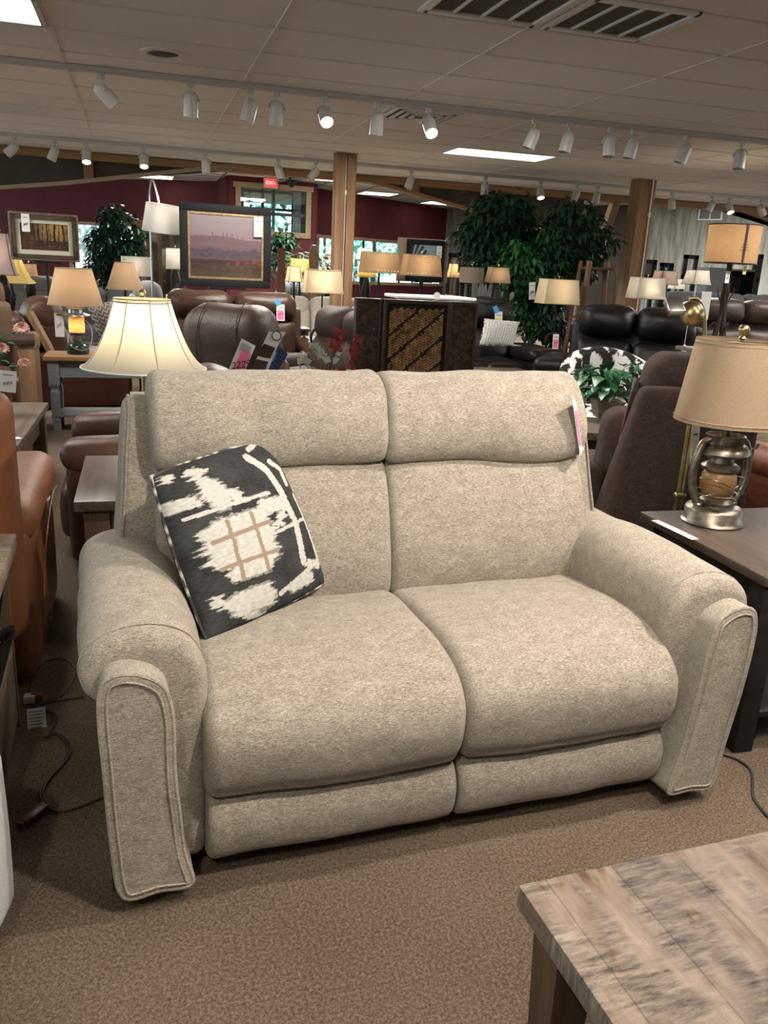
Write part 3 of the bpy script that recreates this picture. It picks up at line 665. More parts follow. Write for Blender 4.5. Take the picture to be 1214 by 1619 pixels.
def lamp(label, px, yt, yb, wt, wb, Y, mat='sh_linen', shape='round', base='urn', bmat='black_metal', lit=0, tz=.62, sup='side table', group=None, trim=None, tagp=None, dx=0, rz=0, dep=.62, nails=False, rim=None):
    pc = P(px, (yt+yb)/2, Y); k = mpp(pc); zt, zb = P(px, yt, Y).z, P(px, yb, Y).z
    rt, rb = wt*k/2, wb*k/2; x, y = pc.x, pc.y
    if sup:
        table('side_table', sup, 'table', (x, y, 0), 0, .34, .34, tz, 'espresso', apron=.05, leg=.035)
    t = thing('table_lamp', label, 'lamp', (x, y, tz), rz, group); zt -= tz; zb -= tz; h = zb+.04
    if base == 'ring':
        m = MB().lathe([(.07, 0), (.07, .015), (.012, .02), (.012, .05)], 20); rr = min(.1, (h-.09)/2); zc = .05+rr
        m.tube([(rr*math.cos(a*PI/12), 0, zc+rr*math.sin(a*PI/12)) for a in range(24)], .013, 8, closed=True).tube([(0, 0, zc+rr), (0, 0, zt-.03)], .008, 8); m.build('lamp_base', bmat, t)
    elif base == 'crystal':
        m = MB().box((0, 0, .01), (.12, .12, .02)).tube([(0, 0, 0), (0, 0, zt-.03)], .008, 8); m.build('lamp_base', bmat, t)
        g = MB()
        for q in range(3): g.lathe([(.02, 0), (.045, .04), (.02, .08)], 6, c=(0, 0, .03+.085*q))
        g.build('glass_column', 'glass', t, smooth=False)
    else:
        m = MB().lathe(base_prof(base, h), 20); m.tube([(0, 0, h-.01), (0, 0, zt-.02)], .005, 6); m.build('lamp_base', bmat, t)
    s = MB()
    if shape == 'round': s.lathe([(rb, zb), (rb+(rt-rb)*.5, (zb+zt)/2), (rt, zt)], 40, caps=False)
    elif shape == 'bell': s.lathe([(rb+(rt-rb)*f, zb+(zt-zb)*z) for f, z in ((0, 0), (.22, .08), (.45, .22), (.68, .42), (.86, .68), (1, 1))], 40, caps=False)
    elif shape == 'rect':
        s.lathe([(rb, zb), (rt, zt)], 4, M4=Matrix.Diagonal((1.414, 1.414*dep, 1, 1)) @ Matrix.Rotation(PI/4, 4, 'Z'), caps=False)
    else:
        s.lathe([(rb+(rt-rb)*f, zb+(zt-zb)*z) for f, z in ((0, 0), (.3, .15), (.6, .42), (.85, .75), (1, 1))], 32, sq=7, caps=False)
    so = s.build('lamp_shade', mat, t, smooth=shape != 'rect')
    for z, r in ((zb, rb), (zt, rt)):
        e = MB()
        if shape == 'rect': c = [(r, r*dep), (-r, r*dep), (-r, -r*dep), (r, -r*dep)]; e.tube([(a, b, z) for a, b in c], .004, 6, closed=True)
        else:
            kk = (lambda a: 1/((abs(math.cos(a))**7+abs(math.sin(a))**7)**(1/7))) if shape == 'square' else (lambda a: 1)
            e.tube([(r*kk(a*PI/16)*math.cos(a*PI/16), r*kk(a*PI/16)*math.sin(a*PI/16), z) for a in range(32)], .0035, 6, closed=True)
        e.build('shade_rim', trim or rim or mat, so)
    if trim:
        g = MB()
        for q in range(4):
            a = PI/4+PI/2*q; kk = 1.3 if shape == 'square' else 1
            fs = ((0, 0), (.3, .15), (.6, .42), (.85, .75), (1, 1)) if shape in ('square', 'bell') else ((0, 0), (1, 1))
            kk = 1.28 if shape == 'square' else 1.0
            g.tube([((rb+(rt-rb)*f)*kk*math.cos(a), (rb+(rt-rb)*f)*kk*math.sin(a), zb+(zt-zb)*z) for f, z in fs], .004, 5)
        g.build('trim_braid', trim, so)
    if nails:
        g = MB()
        for s_ in (-1, 1):
            for q in range(11):
                f = -1+2*(q+.5)/11; g.sphere((rt*f*.97, s_*(rt*dep+.001), zt-.022), .007, u=8, v=6)
                g.sphere((rb*f*.97, s_*(rb*dep-.0), zb+.02), .006, u=6, v=4)
        g.build('nail_head', 'silver', so); so.children[-1]['kind'] = 'stuff'
    MB().tube([(0, 0, zt-.03), (0, 0, zt+.02)], .004, 6).sphere((0, 0, zt+.03), .012, u=10, v=8).build('finial', 'brass', t)
    MB().tube([(-rt, 0, zt-.004), (0, 0, zt-.004), (rt, 0, zt-.004)], .002, 5).build('shade_spider', 'brass', t)
    if lit:
        MB().sphere((0, 0, zb+(zt-zb)*.5), .028, sz=1.3).build('bulb', 'bulb_dim', t)
        point((x, y, tz+zb+(zt-zb)*.5), lit)
    if tagp: card(t, (tagp[0], -.09, tagp[1]), (1, 0, 0), (0, .1, 1), .075, .17, tagp[2] if len(tagp) > 2 else 'pink')
    return t
def picture(label, corners, Y, fw, fmat, func, nx=90, ny=70, inner=None, mat=None, name='framed_picture', support=True, yaw=0, tagc=None, easel=True, shift=None):
    """corners: left/right/top/bottom pixels of the outside of the frame"""
    x0, x1, y0, y1 = corners; a = P((x0+x1)/2, (y0+y1)/2, Y); k = mpp(a); w, h = (x1-x0)*k/math.cos(yaw), (y1-y0)*k
    t = thing(name, label, 'picture', (a.x, a.y, a.z-h/2), yaw); f = MB()
    f.box((0, 0, h-fw/2), (w, .04, fw), bev=.006).box((0, 0, fw/2), (w, .04, fw), bev=.006)
    for s in (-1, 1): f.box((s*(w/2-fw/2), 0, h/2), (fw, .04, h-2*fw+.004), bev=.006)
    f.build('frame', fmat, t); iw, ih = w-2*fw, h-2*fw
    if mat:
        mm, mw = mat; g = MB()
        g.box((0, -.004, h-fw-mw/2), (iw, .012, mw)).box((0, -.004, fw+mw/2), (iw, .012, mw))
        for s in (-1, 1): g.box((s*(iw/2-mw/2), -.004, h/2), (mw, .012, ih-2*mw+.002))
        g.build('mat_board' if mm == 'mat_board' else 'inner_frame', mm, t, smooth=False); iw -= 2*mw; ih -= 2*mw
    s = MB().surf(lambda u, v: Vector(((u-.5)*iw, 0, h/2+(v-.5)*ih)), nx, ny)
    cols = [func(i/nx, j/ny) for i in range(nx+1) for j in range(ny+1)]
    s.build('print', 'paint', t, smooth=False, colors=cols)
    MB().box((0, .025, h/2), (w-.02, .008, h-.02)).build('backing', 'kraft', t, smooth=False)
    if tagc: card(t, (tagc[0]*w/2, -.03, h/2+tagc[1]*h/2), (1, 0, 0), (0, 0, 1), tagc[2], tagc[3], tagc[4] if len(tagc) > 4 else None)
    if easel:
        z0 = t.location.z; e = thing('display_easel', easel if isinstance(easel, str) else 'black display easel holding up '+label.split(' with ')[0], 'easel', (a.x, a.y+.06, 0), yaw)
        MB().tube([(0, .03, 0.02), (0, .03, z0+h*.6)], .014).build('post', 'black_metal', e)
        MB().bar((-.3, .0, .02), (.3, 0, .02), .03, .03).bar((0, -.2, .02), (0, .3, .02), .03, .03).build('foot', 'black_metal', e)
        MB().box((0, -.05, z0-.012), (w*.4, .13, .02)).build('ledge', 'black_metal', e)
    return t
def throw_pillow(label, C4, th, mat, func=None, n=40, name='throw_pillow', group=None, piping=None, edge=.10, welt=None):
    """C4: TL, TR, BR, BL corner points in the world"""
    TL, TR, BR, BL = [Vector(c) for c in C4]; cen = (TL+TR+BR+BL)/4; base = Vector((cen.x, cen.y, min(BL.z, BR.z)))
    nrm = (TR-TL+BR-BL).cross(TL-BL+TR-BR).normalized()
    def pt(s, t, side):
        q = TL*(1-s)*(1-t)+TR*s*(1-t)+BR*s*t+BL*(1-s)*t
        a, b = 2*s-1, 2*t-1
        q = q+(cen-q)*edge*((1-a*a)*abs(b)**3+(1-b*b)*abs(a)**3)
        d = th/2*(max(0, (1-a*a)*(1-b*b)))**.42
        wr = .004*noise.noise(Vector((s*6, t*6, side*3)))*(1-a*a)*(1-b*b)
        return q+nrm*side*(d+wr)-base
    t = thing(name, label, 'pillow', base, 0, group); m = MB(); cols = []
    for side in (1, -1):
        m.surf(lambda u, v: pt(u, v, side), n, n)
        if func: cols += [func(i/n, j/n) for i in range(n+1) for j in range(n+1)]
    m.build('cover', mat, t, colors=cols or None)
    ed = [pt(i/30, 0, 1) for i in range(30)]+[pt(1, i/30, 1) for i in range(30)]+[pt(1-i/30, 1, 1) for i in range(30)]+[pt(0, 1-i/30, 1) for i in range(30)]
    MB().tube(ed, .0048 if n > 60 else .007, 8, closed=True).build('piping', welt or mat, t, colors=(lambda c: (.05, .05, .048) if noise.noise(c*45) < .12 else (.5, .5, .46)) if func and not welt else None)
    return t

M['pale_oak'] = wood('weathered_pale_oak', (.12, .085, .055), (.20, .15, .105), 'y', rough=.55)
M['slab'] = wood('silvery_slab_wood', (.040, .026, .020), (.115, .086, .070), 'y', rough=.3)

# ------------------------------------------------------------------ the loveseat
LV = thing('reclining_loveseat', 'beige two-seat reclining loveseat with rolled arms in the middle of the photo', 'loveseat', (-.10, 1.70, 0), R(3.2))
def warp_noise(c, a=.006, f=5): 
    d = Vector((noise.noise(c*f), noise.noise(c*f+Vector((9, 3, 1))), noise.noise(c*f+Vector((2, 7, 5)))))
    return c+d*a
seat_prof = [(.03, .232), (-.035, .262), (-.056, .33), (-.045, .405), (.01, .462), (.10, .497), (.24, .515), (.42, .503), (.58, .474), (.67, .44), (.67, .31), (.40, .25)]
foot_prof = [(.05, .232), (.0, .218), (-.030, .175), (-.036, .125), (-.018, .070), (.03, .042), (.10, .045), (.12, .13), (.10, .222)]
back_prof = [(.565, .455), (.545, .52), (.552, .62), (.592, .74), (.640, .83), (.672, .868), (.74, .872), (.86, .86), (.84, .60), (.78, .42), (.65, .42)]
head_prof = [(.672, .862), (.635, .885), (.622, .945), (.640, 1.02), (.678, 1.085), (.735, 1.122), (.80, 1.128), (.86, 1.10), (.89, 1.03), (.885, .93), (.86, .862), (.76, .858)]
mc = .858
for i, (a, b) in enumerate(((.212, mc-.001), (mc+.001, 1.502))):
    MB().roll(seat_prof, a-.003, b+.003, .036, sag=.008, jit=.006, seed=i, sm=7, mid=22, warp=lambda c: warp_noise(c, .005, 4)).build('seat_cushion', 'beige', LV)
    MB().roll(foot_prof, a+.004, b-.001, .020, sm=7, jit=.005, seed=i+4, mid=20, warp=lambda c: warp_noise(c, .004, 5)).build('footrest', 'beige', LV)
for i, (a, b) in enumerate(((.160, mc-.000), (mc+.000, 1.556))):
    MB().roll(back_prof, a, b+.002, .024, sm=7, sag=.008, jit=.006, seed=i+8, mid=22, warp=lambda c: warp_noise(c, .006, 4.5)).build('lumbar_cushion', 'beige', LV)
    sgn = -1 if i == 0 else 1
    MB().roll(head_prof, a-.005, b+.005, .030, sm=7, sag=.006, jit=.010, seed=i+12, mid=24, warp=lambda c: warp_noise(c, .010, 5.5)).build('head_cushion', 'beige', LV)
for s in (0, 1):
    mx = (lambda x: x) if s == 0 else (lambda x: 1.714-x)
    ap = [(.216, .06), (.219, .25), (.224, .42), (.226, .52), (.214, .585), (.178, .636), (.112, .662), (.035, .658), (-.025, .628), (-.053, .578), (-.046, .530), (-.020, .500), (-.002, .455), (.0, .30), (.004, .06), (.10, .055)]
    ap = [(mx(p[0]), p[1]) for p in ap]
    def armw(c, s=s):
        c = Vector(c); c.x -= (.040*max(0, 1-c.z/.5)*max(0, 1-c.y/.8) if s else 0); k = max(0, min(1, (c.y-.10)/.6)); c.z += (.012*math.sin(k*PI))*(1 if c.z > .5 else 0)
        if c.z > .5 and c.y < .12: c.z -= .02*(1-c.y/.12)**2
        return warp_noise(c, .005, 5)
    arm = MB().roll(ap, .02, .80, .035, axis=1, sm=5, mid=26, jit=.004, seed=s+20, warp=armw).build('armrest', 'beige', LV)
    top = [p for p in ap[1:13]]; path = catmull(top, 5, False)
    MB().tube([armw(Vector((p[0]+(.001 if (p[0] < .1) == (s == 0) else -.001)*0, .066, p[1]+.0015))) for p in path if p[1] > .40], .0022, 6).build('arm_seam', 'beige', arm)
    pp = [(.016, .050), (-.004, .18), (-.012, .32), (-.015, .48), (-.012, .555), (.004, .590), (.045, .600), (.092, .586), (.126, .556), (.139, .50), (.142, .42), (.146, .28), (.158, .15), (.176, .052), (.10, .046)]
    pp = [(mx(p[0]), p[1]) for p in pp]
    def flare(c, s=s):
        c = Vector(c); c.x -= (.050*max(0, 1-c.z/.52) if s else 0); k = max(0, .28-c.z)/.28; c.y -= .030*k*k; c.y += .012*math.sin(PI*max(0, min(1, c.z/.6)))*(-1 if c.y < .0 else 0)
        return c
    pn = MB().roll(pp, -.050, .06, .013, axis=1, sm=7, mid=6, warp=lambda c: warp_noise(flare(c), .004, 6)).build('arm_front_panel', 'beige', LV)
    out = catmull(pp, 7); ccx = sum(p[0] for p in out)/len(out); ccz = sum(p[1] for p in out)/len(out)
    for ins, yy, rr in ((.004, -.044, .0060), (.019, -.0525, .0026)):
        q = []
        for i in range(len(out)):
            t = Vector(out[(i+1) % len(out)])-Vector(out[i-1]); nn = Vector((t.y, -t.x)).normalized()*(1 if s == 0 else -1)
            c_ = Vector((ccx, max(.16, min(.46, out[i][1]))))
            if (c_-Vector(out[i])).dot(nn) < 0: nn = -nn
            p = Vector(out[i])+nn*ins; q.append(warp_noise(flare(Vector((p.x, yy, p.y))), .004, 6))
        MB().tube(q, rr, 8, closed=True).build('piping', 'beige', pn)
    wp = [(.680, .42), (.668, .60), (.690, .76), (.728, .92), (.762, 1.010), (.812, 1.045), (.87, 1.03), (.905, .95), (.92, .7), (.90, .38), (.80, .36)]
    def wingw(c):
        c = Vector(c); k = max(0, c.z-.6)
        c.x += (.09*k if s == 0 else -.13*k); return warp_noise(c, .005, 5)
    u0, u1 = (.048, .19) if s == 0 else (1.524, 1.668)
    wg = MB().roll(wp, u0, u1, .028, sm=6, mid=8, jit=.004, seed=30+s, warp=wingw).build('back_wing', 'beige', LV)
    uo = u0+.016 if s == 0 else u1-.016
    pth = catmull(wp[0:9], 5, False)
    MB().tube([wingw(Vector((uo, p[0]-.002, p[1]+.002))) for p in pth], .0042, 6).build('piping', 'beige', wg)
MB().pad((.857, .50, .235), (1.54, .74, .37), .03, n=6).pad((.857, .86, .60), (1.44, .07, .86), .03, n=6).build('frame', 'beige', LV)
MB().box((.857, .48, .055), (1.46, .74, .05)).build('underside', 'rubber', LV, smooth=False)
for x in (.05, 1.66):
    for y in (.045, .82): MB().box((x, y, .022), (.11, .06, .044), bev=.004).build('foot', 'rubber', LV)
for x in (.28, .80, .92, 1.44): MB().bar((x, .06, .05), (x, .14, .02), .04, .02).build('mechanism_foot', 'rubber', LV)
# pink price tag hanging over the right shoulder
ivL = (Matrix.Translation(LV.location) @ Matrix.Rotation(R(3.2), 4, 'Z')).inverted()
qt = [ivL @ P(904, 626, 2.385), ivL @ P(912, 640, 2.44), ivL @ P(924, 706, 2.44), ivL @ P(917, 720, 2.385)]
pc = MB().poly(qt, (.0012, 0, 0)).build('price_tag', 'paper', LV, smooth=False); pc['label'] = 'pink and white price tag hanging over the right shoulder'
ins = lambda a, b: (qt[0]*(1-a)+qt[1]*a)*(1-b)+(qt[3]*(1-a)+qt[2]*a)*b+Vector((-.0012, -.0006, 0))
nn = (qt[1]-qt[0]).cross(qt[3]-qt[0]).normalized(); nn = nn if nn.dot((ivL @ C0)-qt[0]) > 0 else -nn
MB().poly([p_+nn*.0028 for p_ in (ins(.08, .22), ins(.95, .2), ins(.95, .86), ins(.08, .86))], nn*.0008).build('sticker', 'pink', pc, smooth=False)

# patterned pillow
def seg_d(p, a, b):
    ab = b-a; t = max(0, min(1, (p-a).dot(ab)/max(1e-9, ab.length_squared))); return (p-a-ab*t).length
V2 = lambda x, y: Vector((x, y))
PC = [V2(88, 435), V2(590, 302), V2(800, 862), V2(285, 1100)]
LIGHT = [([(140, 580), (215, 565)], 26, 1), ([(225, 455), (262, 500)], 24, 1), ([(275, 520), (300, 570)], 40, 1), ([(330, 535), (385, 560)], 22, 1), ([(185, 632), (510, 535)], 8, 0), ([(290, 690), (460, 640)], 44, 1), ([(290, 740), (480, 700)], 46, 1), ([(310, 800), (480, 770)], 46, 1), ([(350, 860), (470, 820)], 30, 1), ([(480, 590), (565, 575)], 30, 1), ([(535, 660), (575, 610)], 16, 1), ([(450, 392), (520, 440), (570, 520), (625, 650), (650, 800)], 17, 0), ([(530, 690), (680, 622)], 7, 0), ([(550, 405), (600, 430), (615, 490)], 13, 0), ([(648, 530), (690, 630), (735, 770)], 9, 0), ([(380, 970), (490, 930)], 44, 1), ([(545, 925), (740, 778)], 10, 0), ([(605, 895), (690, 855)], 20, 1), ([(285, 955), (340, 975)], 18, 1), ([(110, 462), (135, 470)], 14, 1), ([(470, 360), (540, 312)], 10, 0), ([(420, 1010), (460, 1000)], 14, 1), ([(240, 700), (300, 690)], 20, 1), ([(690, 800), (730, 800)], 18, 1), ([(200, 450), (260, 440)], 14, 1)]
TAN = [[(320, 650), (385, 880)], [(415, 620), (482, 840)], [(272, 732), (495, 652)], [(303, 836), (527, 762)]]
def ikat(s, t):
    if s < 0 or s > 1: return (.03, .03, .03)
    p = PC[0]*(1-s)*(1-t)+PC[1]*s*(1-t)+PC[2]*s*t+PC[3]*(1-s)*t
    streak = noise.noise(Vector((s*4, t*95, 1.3)))+.8*noise.noise(Vector((s*3, t*38, 7.3))); st2 = noise.noise(Vector((s*30, t*120, 4)))
    e = V2(.92, -.38)
    q = p+e*(streak*30)
    base = Vector((.030, .031, .032))*(1+.5*st2+.5*noise.noise(Vector((s*6, t*10, 8))))
    val = 0
    for pts, w, rag in LIGHT:
        pp = q if rag else p+e*streak*3
        d = min(seg_d(pp, V2(*pts[i]), V2(*pts[i+1])) for i in range(len(pts)-1))
        if d < w*(.92+.15*st2): val = 1; break
        if rag and d < w*(1.12+.25*st2): val = max(val, .45)
    if val:
        c = (Vector((.43, .42, .385))*(1+.30*st2))*val+base*(1-val)
        for a, b in TAN:
            if seg_d(p+e*streak*4, V2(*a), V2(*b)) < 8: c = Vector((.25, .185, .14))
        return tuple(c)
    for a, b in TAN:
        if seg_d(p+e*streak*4, V2(*a), V2(*b)) < 7: return (.22, .165, .125)
    return tuple(base)
throw_pillow('charcoal, cream and tan ikat-print square pillow leaning on the left arm of the beige loveseat', [(.015, 2.17, .895), (.345, 2.395, .94), (.512, 2.285, .525), (.136, 1.966, .515)], .15, 'print_cloth', ikat, n=190, edge=-.035, name='throw_pillow')

# ------------------------------------------------------------------ coffee table, front right
M['distress'] = None
def distress():
    m, nt, b = _mat('saw_marked_reclaimed_wood'); v = _coords(nt, (14, 2.6, 10)); w = _coords(nt, (15, 75, 10)); z = _coords(nt, (11, 5.5, 5)); pl = _coords(nt, (9.0, .01, .01))
    n1 = _noise(nt, v, 1, 8, .72); n2 = _noise(nt, w, 1, 8, .78); n3 = _noise(nt, z, 1, 3, .5)
    c1 = _ramp(nt, n1, [(.30, (.07, .045, .03)), (.42, (.165, .12, .088)), (.54, (.245, .195, .155)), (.68, (.34, .285, .23))])
    c2 = _ramp(nt, n2, [(.36, (.035, .028, .024)), (.42, (.125, .105, .09)), (.51, (.215, .185, .155)), (.62, (.36, .31, .255))])
    f = _ramp(nt, n3, [(.42, (0, 0, 0)), (.55, (.95, .95, .95))])
    mx = nt.nodes.new('ShaderNodeMixRGB'); nt.links.new(f, mx.inputs[0]); nt.links.new(c1, mx.inputs[1]); nt.links.new(c2, mx.inputs[2])
    # plank to plank tint and knots
    sp = nt.nodes.new('ShaderNodeSeparateXYZ'); tc = nt.nodes.new('ShaderNodeTexCoord'); nt.links.new(tc.outputs['Object'], sp.inputs[0])
    mu = nt.nodes.new('ShaderNodeMath'); mu.operation = 'MULTIPLY'; mu.inputs[1].default_value = 7.6; nt.links.new(sp.outputs[0], mu.inputs[0])
    fl = nt.nodes.new('ShaderNodeMath'); fl.operation = 'FLOOR'; nt.links.new(mu.outputs[0], fl.inputs[0])
    wn = nt.nodes.new('ShaderNodeTexWhiteNoise'); wn.noise_dimensions = '1D'; nt.links.new(fl.outputs[0], wn.inputs['W'])
    tint = _ramp(nt, wn.outputs['Value'], [(0, (.62, .58, .57)), (.5, (.92, .86, .80)), (1, (1.0, .98, .95))])
    m2 = nt.nodes.new('ShaderNodeMixRGB'); m2.blend_type = 'MULTIPLY'; m2.inputs[0].default_value = 1; nt.links.new(mx.outputs[0], m2.inputs[1]); nt.links.new(tint, m2.inputs[2])
    fr = nt.nodes.new('ShaderNodeMath'); fr.operation = 'FRACT'; nt.links.new(mu.outputs[0], fr.inputs[0])
    seam = _ramp(nt, fr.outputs[0], [(0, (.45, .40, .36)), (.035, (1, 1, 1))])
    kn = _ramp(nt, _noise(nt, _coords(nt, (17, 8, 5)), 1, 5, .65), [(.32, (.30, .19, .11)), (.38, (.85, .70, .50)), (.43, (1, 1, 1))])
    m3 = nt.nodes.new('ShaderNodeMixRGB'); m3.blend_type = 'MULTIPLY'; m3.inputs[0].default_value = .8; nt.links.new(m2.outputs[0], m3.inputs[1]); nt.links.new(seam, m3.inputs[2])
    m4 = nt.nodes.new('ShaderNodeMixRGB'); m4.blend_type = 'MULTIPLY'; m4.inputs[0].default_value = .8; nt.links.new(m3.outputs[0], m4.inputs[1]); nt.links.new(kn, m4.inputs[2])
    nt.links.new(m4.outputs[0], b.inputs['Base Color']); b.inputs['Roughness'].default_value = .5; b.inputs['Specular IOR Level'].default_value = .35
    a = nt.nodes.new('ShaderNodeMath'); a.operation = 'MULTIPLY'; nt.links.new(n2, a.inputs[0]); nt.links.new(f, a.inputs[1])
    _bump(nt, b, a.outputs[0], .9, .005); return m
M['distress'] = distress()
rz = R(3.0); cw, cd, ch = 1.15, .62, .46
ctr = Vector((.583, 1.042, 0))+Matrix.Rotation(rz, 3, 'Z') @ Vector((cw/2, -cd/2, 0))
t = thing('coffee_table', 'rough saw-marked wooden coffee table in the front right corner', 'coffee table', ctr, rz)
m = MB(); pw = [.085, .11, .15, .12, .14, .13, .16, .12, .135]; x = -cw/2; k = 0
tp = thing_part = None
tb = MB(); tb.box((0, 0, ch-.0225), (cw, cd, .045), bev=.004, seg=2); tb.build('tabletop', 'distress', t)
for sx in (-1, 1):
    for sy in (-1, 1):
        m = MB(); x0, y0 = sx*(cw/2-.06), sy*(cd/2-.07)
        m.ring_loft([[Vector((x0+a*w, y0+b*w, z)) for a, b in ((-1, -1), (1, -1), (1, 1), (-1, 1))] for z, w in ((0, .026), (ch-.045, .040))]); m.build('leg', 'dark_oak', t, smooth=False)
m = MB()
for s in (-1, 1): m.box((0, s*(cd/2-.07), ch-.045-.035), (cw-.2, .025, .07)); m.box((s*(cw/2-.06), 0, ch-.08), (.025, cd-.2, .07))
m.build('apron', 'dark_oak', t, smooth=False)
MB().box((0, 0, .12), (cw-.14, cd-.16, .022)).build('lower_shelf', 'black_wood', t, smooth=False)

# console with iron cross frame, far left
t = thing('console_table', 'reclaimed-wood cabinet with black iron cross frame at the left edge', 'console', (-.38-.45, 2.21, 0), R(1.5))
MB().box((0, 0, .60), (.92, .72, .045), bev=.004).build('tabletop', 'distress', t)
MB().box((0, 0, .18), (.86, .66, .30), bev=.004).build('cabinet_box', 'pale_oak', t)
for sx in (-1, 1):
    for sy in (-1, 1): MB().box((sx*.415, sy*.315, .29), (.035, .035, .58)).build('leg', 'dark_oak', t, smooth=False)
m = MB(); 
m.bar((.43, -.30, .34), (.43, .30, .57), .016).bar((.43, .30, .34), (.43, -.30, .57), .016); m.tube([(.43, 0, .34), (.43, 0, .57)], .009).sphere((.436, 0, .455), .02)
for z in (.335, .572): m.box((.43, 0, z), (.02, .62, .02))
m.bar((-.42, -.335, .34), (.42, -.335, .57), .016).bar((.42, -.335, .34), (-.42, -.335, .57), .016)
m.build('iron_cross', 'black_metal', t)
t = thing('upholstered_ottoman', 'pale grey upholstered seat edge at the lower left border', 'ottoman', (-.695, 1.43, 0), R(-14))
MB().pad((0, 0, .25), (.64, .74, .46), .07, (.02, .02, .015), n=12).build('cushion', 'lightgrey_fab', t)
for sx in (-1, 1):
    for sy in (-1, 1): MB().box((sx*.22, sy*.28, .02), (.05, .05, .04)).build('foot', 'rubber', t)

# cords, plug and card on the carpet at the left
def cordpath(pts, z=.008, lift=()): return [(*G(x, y, z).xy, z+(lift[i] if i < len(lift) else 0)) for i, (x, y) in enumerate(pts)]
c1 = [(158, 1262), (120, 1278), (90, 1282), (70, 1272), (64, 1250), (80, 1225), (95, 1210), (107, 1190), (102, 1172), (85, 1160), (70, 1166), (84, 1145), (84, 1130), (68, 1122), (50, 1118)]
t = thing('power_cord', 'looping brown power cord on the carpet with a flat brown connector', 'cord', G(70, 1272, 0)); o = Vector(t.location)
MB().tube([Vector(p)-o for p in cordpath(c1)], .0035, 6, sm=5).tube([Vector(p)-o+Vector((.007, .002, 0)) for p in cordpath(c1)], .0035, 6, sm=5).build('cable', 'cord', t)
a, b = G(72, 1274, .012)-o, G(36, 1302, .012)-o; m = MB().bar(a, b, .03, .02, bev=.004); dd = (b-a).normalized(); m.bar(b, b+dd*.012, .02, .016, bev=.002); m.build('connector', 'brown_plug', t)
c2 = [(132, 1102), (90, 1108), (62, 1112), (48, 1100), (55, 1075), (72, 1055), (100, 1050), (118, 1060), (112, 1085), (85, 1105), (60, 1112)]
t = thing('power_cord', 'brown cord looped beside the loveseat arm with a white and brown plug', 'cord', G(52, 1105, 0)); o = Vector(t.location)
MB().tube([Vector(p)-o for p in cordpath(c2, lift=(0, 0, 0, .01, .02, .02, .02, .01, .005))], .0035, 6, sm=5).build('cable', 'cord', t)
m = MB(); q = G(58, 1102, .02)-o; m.box(q, (.04, .03, .03), bev=.006); m.build('plug', 'brown_plug', t); MB().box(G(47, 1104, .02)-o, (.035, .03, .028), bev=.003).build('outlet_tap', 'tray', t)
t = thing('paper_card', 'small white printed card lying by the cords on the carpet', 'card', G(58, 1138, .02)); Mx = frameM((0, 0, 0), (1, .1, 0), (0, .5, .6))
MB().box((0, 0, 0), (1, 1, 1), M4=Mx @ Matrix.Diagonal((.055, .075, .001, 1))).build('card', 'paper', t, smooth=False)
m = MB()
for k in range(6): m.box((0, 0, 0), (1, 1, 1), M4=Mx @ Matrix.Translation((-.004, .026-.010*k, .001)) @ Matrix.Diagonal((.036 if k % 2 else .042, .0022, .0006, 1)))
m.build('printed_lines', 'ink', t, smooth=False)
t = thing('power_cord', 'thin black cord running over the carpet by the dark end table', 'cord', G(1160, 1200, 0)); o = Vector(t.location)
MB().tube([Vector(p)-o for p in cordpath([(1100, 1180), (1130, 1189), (1162, 1199), (1186, 1216), (1190, 1240), (1192, 1262), (1218, 1295), (1260, 1330)], .005)], .004, 6, sm=4).build('cable', 'black_cord', t)

# ------------------------------------------------------------------ end table and lantern lamp, right
ex0, ex1, ey0, ey1 = 1.785, 2.45, 1.90, 2.60
t = table('end_table', 'dark stained end table beside the right arm of the loveseat', 'end table', ((ex0+ex1)/2, (ey0+ey1)/2, 0), R(-1), ex1-ex0, ey1-ey0, .61, 'walnut', 'black_wood', leg=.07, th=.03, apron=.07, shelf=.13, inset=.012)
q = G(838+330, 1, .6)  # placeholder
t = thing('paper_card', 'white glossy card lying on the left edge of the dark end table', 'card', (G(1054, 838, .611).x+.03, G(1054, 838, .611).y, .611), R(3))
MB().box((0, 0, .001), (.03, .22, .002)).build('card', 'paper', t, smooth=False)
lx, ly = G(1130, 828, .61).xy; ly += .02
t = thing('lantern_lamp', 'aged pewter hurricane-lantern table lamp with burlap drum shade on the dark end table', 'lamp', (lx, ly, .61)); k = 1.0
MB().lathe([(.0, .0), (.080, 0), (.084, .006), (.080, .012), (.077, .016), (.078, .052), (.072, .062), (.045, .072), (.0, .074)], 48).build('fuel_tank', 'pewter', t)
MB().lathe([(.012, .0), (.014, .008), (.010, .012), (0, .013)], 16, c=(-.035, -.048, .066)).build('filler_cap', 'pewter', t)
MB().lathe([(.045, .070), (.05, .082), (.036, .092), (.030, .102)], 32).lathe([(.03, .196), (.050, .200), (.052, .212), (.040, .222), (.034, .226), (.032, .250), (.056, .252), (.070, .262), (.068, .275), (.058, .292), (.050, .297), (.050, .318), (.053, .324), (.046, .328), (.044, .316)], 40).tube([(0, 0, .08), (0, 0, .25)], .010).build('burner_cap', 'pewter', t)
MB().lathe([(.028, .092), (.038, .104), (.046, .128), (.049, .155), (.045, .182), (.035, .202), (.030, .206)], 36, caps=False).build('globe', 'amber', t)
